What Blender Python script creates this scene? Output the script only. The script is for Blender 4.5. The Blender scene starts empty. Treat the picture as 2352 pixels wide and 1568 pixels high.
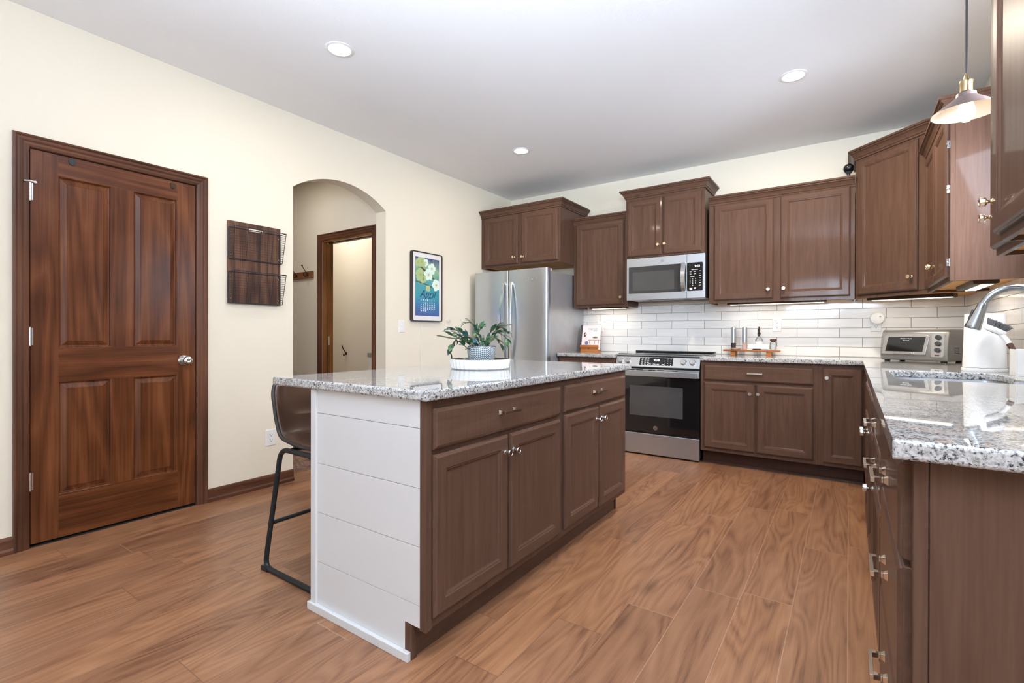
import bpy, bmesh, math, random
from mathutils import Vector, Matrix
C = bpy.context.scene.collection
S = bpy.context.scene
PI = math.pi
random.seed(7)

# ------------------------------------------------------------------ camera
F_PX, YAW, CAM_H, V0, PITCH, ROLL = 1120.813, math.radians(34.608), 1.0966, 771.092, math.radians(.1536), math.radians(.1119)
fwd = Vector((-math.sin(YAW), math.cos(YAW), 0)); rgt = Vector((math.cos(YAW), math.sin(YAW), 0)); dn = Vector((0, 0, -1))
fwd2 = fwd*math.cos(PITCH) + dn*math.sin(PITCH)
dn2 = dn*math.cos(PITCH) - fwd*math.sin(PITCH)
R_ = rgt*math.cos(ROLL) - dn2*math.sin(ROLL)
D_ = rgt*math.sin(ROLL) + dn2*math.cos(ROLL)
cam_data = bpy.data.cameras.new('camera'); cam = bpy.data.objects.new('camera', cam_data); C.objects.link(cam)
M = Matrix.Identity(4)
for i in range(3):
    M[i][0] = R_[i]; M[i][1] = -D_[i]; M[i][2] = -fwd2[i]
M[2][3] = CAM_H
cam.matrix_world = M
cam_data.sensor_fit = 'HORIZONTAL'; cam_data.sensor_width = 36
cam_data.lens = 36*F_PX/2352
cam_data.shift_y = (V0-784)/2352
cam_data.clip_start = .02
S.camera = cam

# ------------------------------------------------------------------ world, daylight, exposure
S.view_settings.view_transform = 'Standard'; S.view_settings.look = 'None'
S.view_settings.gamma = 1; S.view_settings.use_curve_mapping = False
S.view_settings.exposure = .26
W = bpy.data.worlds.new('sky'); S.world = W; W.use_nodes = True
W.node_tree.nodes['Background'].inputs[0].default_value = (.80, .90, 1.0, 1)
W.node_tree.nodes['Background'].inputs[1].default_value = 1.2

def area(name, loc, rot, sx, sy, power, col=(1, 1, 1), shape='RECTANGLE', parent=None, spread=PI):
    l = bpy.data.lights.new(name, 'AREA'); l.shape = shape; l.size = sx; l.size_y = sy; l.energy = power; l.color = col; l.spread = spread
    o = bpy.data.objects.new(name, l); C.objects.link(o); o.location = loc; o.rotation_euler = rot
    if parent: o.parent = parent
    return o
DAY = (.88, .97, 1.08)
XL, YB, ZC, XR = -3.439, 4.968, 2.75, .739      # left wall, back wall, ceiling, right wall
XE, YE = 3.4, -4.0                               # far right wall and rear wall of the dining side
REAR_WIN = [(-2.75, -1.75, .35, 2.1, True), (-.9, .6, .75, 2.25, False), (1.3, 2.7, .75, 2.25, False)]   # x0,x1,z0,z1,arched
SIDE_WIN = [(-3.3, -1.4, .08, 2.2), (-.7, .5, .75, 2.2)]                                                # y0,y1,z0,z1 on the far right wall
SINK_WIN = (2.52, 3.30, 1.32, 2.25)
for (a, b, z0, z1, arch) in REAR_WIN:
    area('daylight', ((a+b)/2, YE-.22, (z0+z1)/2), (PI/2, 0, 0), (b-a)*1.1, (z1-z0)*1.1, 6*(b-a)*(z1-z0), DAY)
for (a, b, z0, z1) in SIDE_WIN:
    area('daylight', (XE+.22, (a+b)/2, (z0+z1)/2), (PI/2, 0, PI/2), (b-a)*1.1, (z1-z0)*1.1, 9*(b-a)*(z1-z0), DAY)
area('daylight', (XR+.25, (SINK_WIN[0]+SINK_WIN[1])/2-.1, (SINK_WIN[2]+SINK_WIN[3])/2), Vector((-.68, .62, -.48)).to_track_quat('-Z', 'Y').to_euler(), .8, .95, 56, (.86, .95, 1.12), spread=PI*.8)
def aim(o, d): o.rotation_euler = Vector(d).to_track_quat('-Z', 'Y').to_euler()
BC = (.83, .97, 1.17)
aim(area('added_ceiling_fill', (-1.5, -.5, 1.70), (0, 0, 0), .7, .7, 22, BC, spread=PI*.8), (-.05, .45, 1.0))  # added fill lights behind the camera, aimed up to brighten the ceiling
aim(area('added_ceiling_fill', (.10, -.30, 1.80), (0, 0, 0), .7, .7, 92, BC, spread=PI*.72), (.10, .72, 1.0))
aim(area('added_ceiling_fill', (-.50, -.30, 1.75), (0, 0, 0), .7, .7, 30, BC, spread=PI*.7), (-.35, 1.2, .8))
aim(area('added_ceiling_fill', (.90, -.9, 1.70), (0, 0, 0), .7, .7, 42, BC, spread=PI), (.05, .3, 1.0))

# ------------------------------------------------------------------ node helpers
def lin(r, g, b):
    f = lambda c: (c/255/12.92) if c/255 <= .04045 else ((c/255+.055)/1.055)**2.4
    return (f(r), f(g), f(b))
class NT:
    def __init__(s, name):
        s.m = bpy.data.materials.new(name); s.m.use_nodes = True; s.t = s.m.node_tree
        s.b = s.t.nodes['Principled BSDF']
    def n(s, typ, **kw):
        nd = s.t.nodes.new(typ)
        for k, v in kw.items():
            if k.startswith('i_'):
                key = k[2:]
                nd.inputs[int(key) if key.isdigit() else key].default_value = v
            else: setattr(nd, k, v)
        return nd
    def l(s, a, b): s.t.links.new(a, b)
    def coord(s, sc=(1, 1, 1), loc=(0, 0, 0), kind='Object'):
        c = s.n('ShaderNodeTexCoord'); mp = s.n('ShaderNodeMapping')
        mp.inputs['Scale'].default_value = sc; mp.inputs['Location'].default_value = loc
        s.l(c.outputs[kind], mp.inputs[0]); return mp.outputs[0]
    def math(s, op, a, b=None, c=None):
        nd = s.n('ShaderNodeMath', operation=op)
        for i, v in enumerate((a, b, c)):
            if v is None: continue
            if isinstance(v, (int, float)): nd.inputs[i].default_value = v
            else: s.l(v, nd.inputs[i])
        return nd.outputs[0]
    def noise(s, vec, scale=5, detail=3, rough=.5, dist=0):
        nd = s.n('ShaderNodeTexNoise'); nd.inputs['Scale'].default_value = scale; nd.inputs['Detail'].default_value = detail
        nd.inputs['Roughness'].default_value = rough; nd.inputs['Distortion'].default_value = dist
        s.l(vec, nd.inputs['Vector']); return nd.outputs[0]
    def ramp(s, fac, stops, interp='LINEAR'):
        nd = s.n('ShaderNodeValToRGB'); cr = nd.color_ramp; cr.interpolation = interp
        while len(cr.elements) < len(stops): cr.elements.new(.5)
        for e, (p, c) in zip(cr.elements, stops):
            e.position = p; e.color = (*c, 1) if len(c) == 3 else c
        s.l(fac, nd.inputs[0]); return nd.outputs[0]
    def mix(s, fac, a, b, blend='MIX'):
        nd = s.n('ShaderNodeMix', data_type='RGBA', blend_type=blend)
        for i, v in ((0, fac), (6, a), (7, b)):
            if isinstance(v, (int, float)): nd.inputs[i].default_value = v
            elif isinstance(v, tuple): nd.inputs[i].default_value = (*v, 1)
            else: s.l(v, nd.inputs[i])
        return nd.outputs[2]
    def bump(s, h, strength=.3, dist=.01):
        nd = s.n('ShaderNodeBump'); nd.inputs['Strength'].default_value = strength; nd.inputs['Distance'].default_value = dist
        s.l(h, nd.inputs['Height']); s.l(nd.outputs[0], s.b.inputs['Normal'])
    def base(s, c):
        if isinstance(c, tuple): s.b.inputs['Base Color'].default_value = (*c, 1)
        else: s.l(c, s.b.inputs['Base Color'])
    def rough(s, v):
        if isinstance(v, (int, float)): s.b.inputs['Roughness'].default_value = v
        else: s.l(v, s.b.inputs['Roughness'])
def plain(name, col, rough=.5, metal=0, emit=None, estr=0, coat=0, var=.04):
    """procedural: a faint noise variation over one colour"""
    t = NT(name); v = t.coord()
    n = t.noise(v, 14, 3)
    a = tuple(min(1, c*(1-var)) for c in col); b = tuple(min(1, c*(1+var)) for c in col)
    t.base(t.ramp(n, [(.3, a), (.7, b)])); t.rough(rough); t.b.inputs['Metallic'].default_value = metal
    if coat: t.b.inputs['Coat Weight'].default_value = coat; t.b.inputs['Coat Roughness'].default_value = .1
    if emit: t.b.inputs['Emission Color'].default_value = (*emit, 1); t.b.inputs['Emission Strength'].default_value = estr
    return t.m
def paint(name, col, rough=.6, bump=.12):
    t = NT(name); v = t.coord(); n = t.noise(v, 120, 3, .6)
    big = t.noise(v, 1.2, 2)
    t.base(t.ramp(big, [(.3, tuple(c*.985 for c in col)), (.7, tuple(min(1, c*1.01) for c in col))])); t.rough(rough); t.bump(n, bump, .002); return t.m
def cabinet_wood(name, dark, light, rough=.42, sc=(22, 22, 1.6)):
    t = NT(name); v = t.coord(sc)
    n = t.noise(v, 1.5, 5, .6, .4); fine = t.noise(t.coord((160, 160, 6)), 1.0, 2)
    m = t.math('ADD', t.math('MULTIPLY', n, .7), t.math('MULTIPLY', fine, .3))
    t.base(t.ramp(m, [(.34, dark), (.66, light)])); t.rough(rough); t.b.inputs['Specular IOR Level'].default_value = .06
    t.b.inputs['Coat Weight'].default_value = .25; t.b.inputs['Coat Roughness'].default_value = .07; t.b.inputs['Coat IOR'].default_value = 1.33
    t.bump(fine, .04, .001); return t.m
def grain_wood(name, cols, axis='z', ringf=7, rough=.32, scale=1.0, coat=0):
    """cols: dark, mid, light; long contour figure along the axis"""
    t = NT(name)
    sc = {'z': (5, 5, .42), 'y': (5, .42, 5), 'x': (.42, 5, 5)}[axis]; sf = {'z': (90, 90, 2), 'y': (90, 2, 90), 'x': (2, 90, 90)}[axis]
    v = t.coord(tuple(c*scale for c in sc)); n = t.noise(v, 1.0, 2, .45, .25)
    ring = t.math('PINGPONG', t.math('MULTIPLY', n, ringf), .5)
    fine = t.noise(t.coord(tuple(c*scale for c in sf)), 1.0, 3, .6)
    blot = t.noise(t.coord((3, 3, 3)), 1.0, 2)
    f = t.math('ADD', t.math('ADD', t.math('MULTIPLY', ring, .50), t.math('MULTIPLY', fine, .50)), t.math('MULTIPLY', blot, .50))
    t.base(t.ramp(f, [(.42, cols[0]), (.62, cols[1]), (.86, cols[2])])); t.rough(rough)
    if coat: t.b.inputs['Coat Weight'].default_value = coat; t.b.inputs['Coat Roughness'].default_value = .15
    t.b.inputs['Specular IOR Level'].default_value = .26; t.bump(fine, .05, .001); return t.m

MAT = {}
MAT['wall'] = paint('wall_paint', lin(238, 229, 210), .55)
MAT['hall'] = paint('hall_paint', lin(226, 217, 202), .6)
MAT['ceiling'] = paint('ceiling_paint', lin(240, 240, 240), .8, .25)
MAT['cab'] = cabinet_wood('cabinet_wood', (.088, .046, .030), (.124, .068, .046))
MAT['cab_h'] = cabinet_wood('cabinet_wood_horizontal', (.088, .046, .030), (.124, .068, .046), sc=(1.6, 22, 22))
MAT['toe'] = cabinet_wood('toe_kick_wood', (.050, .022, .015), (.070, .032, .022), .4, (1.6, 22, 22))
MAT['maple'] = grain_wood('maple_underside', ((.62, .28, .07), (.72, .36, .10), (.80, .44, .14)), 'y', 5, .45)
PINE = ((.068, .020, .0075), (.115, .035, .012), (.190, .066, .023))
MAT['pine_v'] = grain_wood('stained_pine_upright', PINE, 'z', 8, .27, 1.1)
MAT['pine_h'] = grain_wood('stained_pine_level', PINE, 'x', 8, .27, 1.1)
TRIM = ((.062, .024, .013), (.110, .043, .023), (.155, .064, .033))
MAT['trim_v'] = grain_wood('trim_wood_upright', TRIM, 'z', 4, .3)
MAT['trim_h'] = grain_wood('trim_wood_level', TRIM, 'y', 4, .3)
MAT['trim_x'] = grain_wood('trim_wood_cross', TRIM, 'x', 4, .3)
MAT['jamb'] = grain_wood('jamb_wood', ((.10, .035, .010), (.20, .075, .02), (.27, .11, .03)), 'z', 4, .3)
MAT['white_panel'] = paint('white_shiplap_paint', lin(218, 218, 218), .45, .05)
MAT['gap'] = plain('dark_gap', (.01, .008, .007), .9)
MAT['white'] = plain('white_plastic', lin(238, 237, 234), .35)
MAT['offwhite'] = plain('offwhite_plastic', lin(228, 222, 210), .4)
MAT['slot'] = plain('outlet_slot', (.05, .045, .04), .6)
MAT['ceramic'] = plain('white_ceramic', lin(240, 240, 238), .18, coat=.3)
MAT['black'] = plain('black_plastic', (.012, .012, .013), .35)
MAT['blackmetal'] = plain('black_steel', (.022, .026, .030), .42, .4)
MAT['wire'] = plain('dark_wire', (.035, .038, .045), .4, .6)
MAT['darkgrey'] = plain('dark_grey_plastic', (.05, .05, .052), .4)
MAT['glass_black'] = plain('black_glass', (.006, .006, .007), .04, coat=.5)
MAT['mw_glass'] = plain('microwave_glass', (.03, .03, .032), .05, coat=.6)
MAT['oven_window'] = plain('oven_window', (.060, .059, .058), .06, coat=.5)
MAT['mark'] = plain('glowing_print', (.75, .75, .75), .5, emit=(1, 1, 1), estr=.25)  # print with a faint glow added to its colour
MAT['led'] = plain('lit_display', (.9, .9, .9), .5, emit=(.92, .97, 1), estr=3)
MAT['nickel'] = plain('brushed_nickel', (.66, .60, .53), .24, 1)
MAT['chrome'] = plain('satin_nickel', (.62, .62, .61), .2, 1)
MAT['knob_gold'] = plain('champagne_metal', (.72, .56, .38), .22, 1)
MAT['brass'] = plain('aged_brass', (.42, .32, .18), .32, 1)
MAT['copper'] = plain('pink_salt', (.60, .40, .35), .5)
MAT['pepper'] = plain('pepper_corns', (.03, .022, .018), .5)
MAT['granite_leg'] = None
def stainless(name, axis, col=(.52, .545, .58), rough=.30):
    t = NT(name); sc = {'z': (300, 300, 3), 'x': (3, 300, 300), 'y': (300, 3, 300)}[axis]
    n = t.noise(t.coord(sc), 1, 2); big = t.noise(t.coord((6, 6, .4)), 1, 2)
    t.base(t.ramp(n, [(.2, tuple(c*.98 for c in col)), (.8, tuple(c*1.01 for c in col))]))
    t.b.inputs['Metallic'].default_value = .92; t.rough(t.math('ADD', t.math('MULTIPLY', n, .03), rough-.015))
    t.bump(big, .05, .02)
    return t.m
MAT['steel_v'] = stainless('stainless_upright', 'z')
MAT['steel_h'] = stainless('stainless_level', 'x')
MAT['steel_grey'] = plain('grey_enamel_side', (.42, .42, .43), .34, .5)
MAT['sink'] = stainless('sink_steel', 'x', (.42, .43, .45), .34)

# granite
t = NT('granite'); v = t.coord()
vo = t.n('ShaderNodeTexVoronoi'); vo.inputs['Scale'].default_value = 290; vo.inputs['Randomness'].default_value = 1
wv = t.n('ShaderNodeVectorMath', operation='ADD'); nz = t.n('ShaderNodeTexNoise'); nz.inputs['Scale'].default_value = 60; nz.inputs['Detail'].default_value = 2
t.l(v, nz.inputs['Vector']); sc_ = t.n('ShaderNodeVectorMath', operation='SCALE'); sc_.inputs['Scale'].default_value = .012
t.l(nz.outputs['Color'], sc_.inputs[0]); t.l(v, wv.inputs[0]); t.l(sc_.outputs[0], wv.inputs[1]); t.l(wv.outputs[0], vo.inputs['Vector'])
sep = t.n('ShaderNodeSeparateColor'); t.l(vo.outputs['Color'], sep.inputs[0])
n1 = t.noise(v, 105, 5, .65); n2 = t.noise(v, 22, 2)
f = t.math('ADD', t.math('ADD', t.math('MULTIPLY', sep.outputs[0], .26), t.math('MULTIPLY', n1, .74)), t.math('MULTIPLY', n2, .26))
base_g = t.ramp(f, [(.45, (.016, .017, .02)), (.495, (.075, .075, .08)), (.535, (.22, .215, .21)), (.60, (.38, .372, .358)), (.76, (.58, .575, .565))])
t.base(base_g); t.rough(.022); t.b.inputs['IOR'].default_value = 1.6
MAT['granite'] = t.m

# subway tile on back wall (x,z) and right wall (y,z)
def tile(name, axis):
    t = NT(name); c = t.n('ShaderNodeTexCoord'); s_ = t.n('ShaderNodeSeparateXYZ'); t.l(c.outputs['Object'], s_.inputs[0])
    u = t.math('ADD', s_.outputs['X'], .999+31.2+.156) if axis == 'x' else t.math('ADD', t.math('MULTIPLY', s_.outputs['Y'], -1), 4.968+31.2+.13)
    z = t.math('ADD', s_.outputs['Z'], -.917+8)
    cb = t.n('ShaderNodeCombineXYZ'); t.l(u, cb.inputs[0]); t.l(z, cb.inputs[1])
    br = t.n('ShaderNodeTexBrick'); br.offset = .5; br.offset_frequency = 2
    br.inputs['Scale'].default_value = 1; br.inputs['Brick Width'].default_value = .312; br.inputs['Row Height'].default_value = .08
    br.inputs['Mortar Size'].default_value = .0021; br.inputs['Mortar Smooth'].default_value = .3; br.inputs['Bias'].default_value = 0
    br.inputs['Color1'].default_value = (*lin(247, 245, 241), 1); br.inputs['Color2'].default_value = (*lin(238, 235, 231), 1); br.inputs['Mortar'].default_value = (*lin(128, 124, 120), 1)
    t.l(cb.outputs[0], br.inputs['Vector'])
    w = t.noise(cb.outputs[0], 9, 3, .55, .4)
    w2 = t.n('ShaderNodeTexNoise'); mpn = t.n('ShaderNodeMapping'); mpn.inputs['Scale'].default_value = (4, 22, 1); t.l(cb.outputs[0], mpn.inputs[0]); t.l(mpn.outputs[0], w2.inputs['Vector']); w2.inputs['Scale'].default_value = 1.4
    mott = t.ramp(w2.outputs[0], [(.3, (.93, .93, .93)), (.7, (1, 1, 1))])
    t.base(t.mix(1.0, br.outputs['Color'], mott, 'MULTIPLY'))
    t.rough(t.math('ADD', .10, t.math('MULTIPLY', br.outputs['Fac'], .6)))
    h = t.math('SUBTRACT', t.math('MULTIPLY', w, .35), br.outputs['Fac'])
    t.bump(h, .35, .006); return t.m
MAT['tile_x'] = tile('subway_tile_back', 'x'); MAT['tile_y'] = tile('subway_tile_side', 'y')

# plank floor: boards .1845 wide along y
t = NT('vinyl_plank_floor'); c = t.n('ShaderNodeTexCoord'); s_ = t.n('ShaderNodeSeparateXYZ'); t.l(c.outputs['Object'], s_.inputs[0])
PW, PL = .1845, 1.22
u = t.math('DIVIDE', t.math('ADD', s_.outputs['X'], 100*PW), PW); row = t.math('FLOOR', u); fu = t.math('FRACT', u)
wn = t.n('ShaderNodeTexWhiteNoise', noise_dimensions='1D'); t.l(row, wn.inputs['W'])
vv = t.math('ADD', t.math('DIVIDE', t.math('ADD', s_.outputs['Y'], 50), PL), t.math('MULTIPLY', wn.outputs['Value'], 7.31)); col = t.math('FLOOR', vv); fv = t.math('FRACT', vv)
cid = t.n('ShaderNodeCombineXYZ'); t.l(row, cid.inputs[0]); t.l(col, cid.inputs[1])
wn2 = t.n('ShaderNodeTexWhiteNoise', noise_dimensions='2D'); t.l(cid.outputs[0], wn2.inputs['Vector'])
pv = t.n('ShaderNodeCombineXYZ'); t.l(t.math('ADD', t.math('MULTIPLY', s_.outputs['X'], 1), t.math('MULTIPLY', wn2.outputs['Value'], 53)), pv.inputs[0]); t.l(t.math('ADD', s_.outputs['Y'], t.math('MULTIPLY', wn2.outputs['Value'], 91)), pv.inputs[1])
mp1 = t.n('ShaderNodeMapping'); mp1.inputs['Scale'].default_value = (6.0, .75, 1); t.l(pv.outputs[0], mp1.inputs[0])
fig = t.noise(mp1.outputs[0], 1.0, 2.0, .45, .3)
ring = t.math('PINGPONG', t.math('MULTIPLY', fig, 15), .5)
mp2 = t.n('ShaderNodeMapping'); mp2.inputs['Scale'].default_value = (150, 3.0, 1); t.l(pv.outputs[0], mp2.inputs[0])
fine = t.noise(mp2.outputs[0], 1.0, 3, .6)
mp3 = t.n('ShaderNodeMapping'); mp3.inputs['Scale'].default_value = (14, 1.6, 1); t.l(pv.outputs[0], mp3.inputs[0])
blot = t.noise(mp3.outputs[0], 1.0, 3, .55, .8)
g = t.math('ADD', t.math('ADD', t.math('MULTIPLY', ring, .34), t.math('MULTIPLY', fine, .34)), t.math('MULTIPLY', blot, .46))
colr = t.ramp(g, [(.26, (.125, .053, .028)), (.44, (.270, .128, .066)), (.60, (.345, .175, .092)), (.85, (.405, .222, .124))])
tint = t.ramp(wn2.outputs['Value'], [(0, (.74, .68, .66)), (.5, (.96, .94, .93)), (1, (1.10, 1.05, .98))])
colr = t.mix(1.0, colr, tint, 'MULTIPLY')
mpk = t.n('ShaderNodeMapping'); mpk.inputs['Scale'].default_value = (5.4, 1.9, 1); t.l(pv.outputs[0], mpk.inputs[0])
kn = t.n('ShaderNodeTexVoronoi', feature='F1'); kn.inputs['Scale'].default_value = .55; t.l(mpk.outputs[0], kn.inputs['Vector'])
kf = t.ramp(kn.outputs['Distance'], [(.0, (1, 1, 1)), (.045, (.55, .55, .55)), (.11, (0, 0, 0))])
colr = t.mix(t.math('MULTIPLY', kf, .75), colr, (.085, .040, .022))
eu = t.math('MULTIPLY', t.math('MINIMUM', fu, t.math('SUBTRACT', 1, fu)), PW); ev = t.math('MULTIPLY', t.math('MINIMUM', fv, t.math('SUBTRACT', 1, fv)), PL)
edge = t.math('MINIMUM', eu, ev); em = t.math('LESS_THAN', edge, .0016)
lightdark = t.ramp(wn.outputs['Value'], [(.40, (.46, .28, .18)), (.45, (.13, .065, .037))], 'CONSTANT')
colr = t.mix(t.math('MULTIPLY', em, .6), colr, lightdark)
t.base(colr); t.rough(t.math('ADD', .30, t.math('MULTIPLY', fine, .12))); t.b.inputs['Specular IOR Level'].default_value = .45
t.bump(t.math('ADD', t.math('MULTIPLY', fine, .3), t.math('MULTIPLY', em, -1.0)), .12, .002)
MAT['floor'] = t.m

# carpet in the hall
t = NT('flecked_hall_carpet'); v = t.coord((1, 1, 1)); a = t.noise(v, 45, 4, .7); b = t.noise(t.coord((2.2, 5, 1)), 1.5, 2)
f = t.math('ADD', t.math('MULTIPLY', a, .6), t.math('MULTIPLY', b, .5))
t.base(t.ramp(f, [(.40, (.035, .02, .025)), (.5, (.16, .09, .09)), (.58, (.28, .16, .10)), (.68, (.42, .30, .24))])); t.rough(.95); t.bump(a, .6, .01)
MAT['carpet'] = t.m
MAT['leather'] = None
t = NT('brown_leather'); v = t.coord(); a = t.noise(v, 240, 3, .6); b = t.noise(v, 5, 3)
t.base(t.ramp(b, [(.3, (.055, .026, .015)), (.7, (.088, .042, .024))])); t.rough(.33); t.bump(a, .08, .002); MAT['leather'] = t.m
MAT['leather_edge'] = plain('dark_leather_edge', (.035, .028, .026), .5)
MAT['stitch'] = plain('grey_thread', (.22, .19, .17), .8)
MAT['rack_wood'] = grain_wood('barn_wood', ((.035, .015, .010), (.10, .045, .028), (.22, .11, .065)), 'z', 6, .5, 1.6)
MAT['hook_wood'] = grain_wood('hook_rail_wood', ((.14, .05, .02), (.20, .08, .035), (.26, .11, .05)), 'x', 4, .45)
MAT['board_wood'] = grain_wood('acacia_board', ((.28, .08, .02), (.42, .14, .035), (.52, .20, .06)), 'x', 6, .4)
MAT['bronze'] = plain('dark_bronze', (.06, .035, .022), .35, .8)
MAT['pot_dark'] = None
MAT['shade'] = plain('weathered_metal_shade', (.17, .125, .115), .5, .3)
MAT['shade_in'] = plain('pale_shade_lining', (.40, .36, .32), .6)
MAT['cord'] = plain('grey_cord', (.045, .042, .045), .7)
MAT['toaster'] = plain('grey_toaster_shell', (.31, .30, .29), .32, .55)
MAT['toaster_face'] = plain('toaster_face', (.48, .465, .445), .3, .7)
MAT['towel'] = paint('paper_towel', lin(240, 239, 236), .9, .5)
MAT['bristle'] = plain('grey_bristles', (.15, .145, .15), .8)
MAT['grey_plastic'] = plain('grey_plastic', (.33, .33, .335), .4)
MAT['faucet'] = plain('spot_resist_steel', (.34, .36, .38), .26, 1)
MAT['soil'] = plain('potting_soil', (.03, .02, .014), .9)
MAT['stem'] = plain('plant_stem', (.10, .085, .05), .6)
t = NT('cactus_leaf'); v = t.coord((1, 1, 1)); a = t.noise(v, 26, 2)
t.base(t.ramp(a, [(.38, (.02, .075, .055)), (.52, (.045, .13, .06)), (.66, (.10, .17, .05))])); t.rough(.35); MAT['leaf'] = t.m
MAT['leaf_blue'] = plain('blue_green_leaf', (.03, .13, .15), .35, var=.2)
def emis(name, col, s, rough=.4):
    t = NT(name); n = t.noise(t.coord(), 3, 1); cc = t.ramp(n, [(.3, tuple(c*.97 for c in col)), (.7, col)])
    t.base(cc); t.l(cc, t.b.inputs['Emission Color']); t.b.inputs['Emission Strength'].default_value = s; t.rough(rough); return t.m
MAT['lamp_lens'] = emis('lit_lens', (1, .97, .92), 14)
MAT['bar_lens'] = emis('lit_bar_lens', (1, .90, .74), 5)
MAT['bulb'] = emis('lit_bulb', (1, .76, .42), 1.9)
t = NT('clear_glass'); t.b.inputs['Roughness'].default_value = .03
tr = t.n('ShaderNodeBsdfTransparent'); gl = t.n('ShaderNodeBsdfGlossy'); gl.inputs['Roughness'].default_value = .03; mx = t.n('ShaderNodeMixShader'); lw = t.n('ShaderNodeLayerWeight'); lw.inputs[0].default_value = .25
nz = t.noise(t.coord(), 2, 1); t.l(t.ramp(nz, [(.3, (.95, .97, .97)), (.7, (.98, .99, .99))]), tr.inputs[0])
t.l(t.math('MULTIPLY', lw.outputs['Fresnel'], .7), mx.inputs[0]); t.l(tr.outputs[0], mx.inputs[1]); t.l(gl.outputs[0], mx.inputs[2])
t.l(mx.outputs[0], t.t.nodes['Material Output'].inputs[0]); MAT['clear'] = t.m

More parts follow.
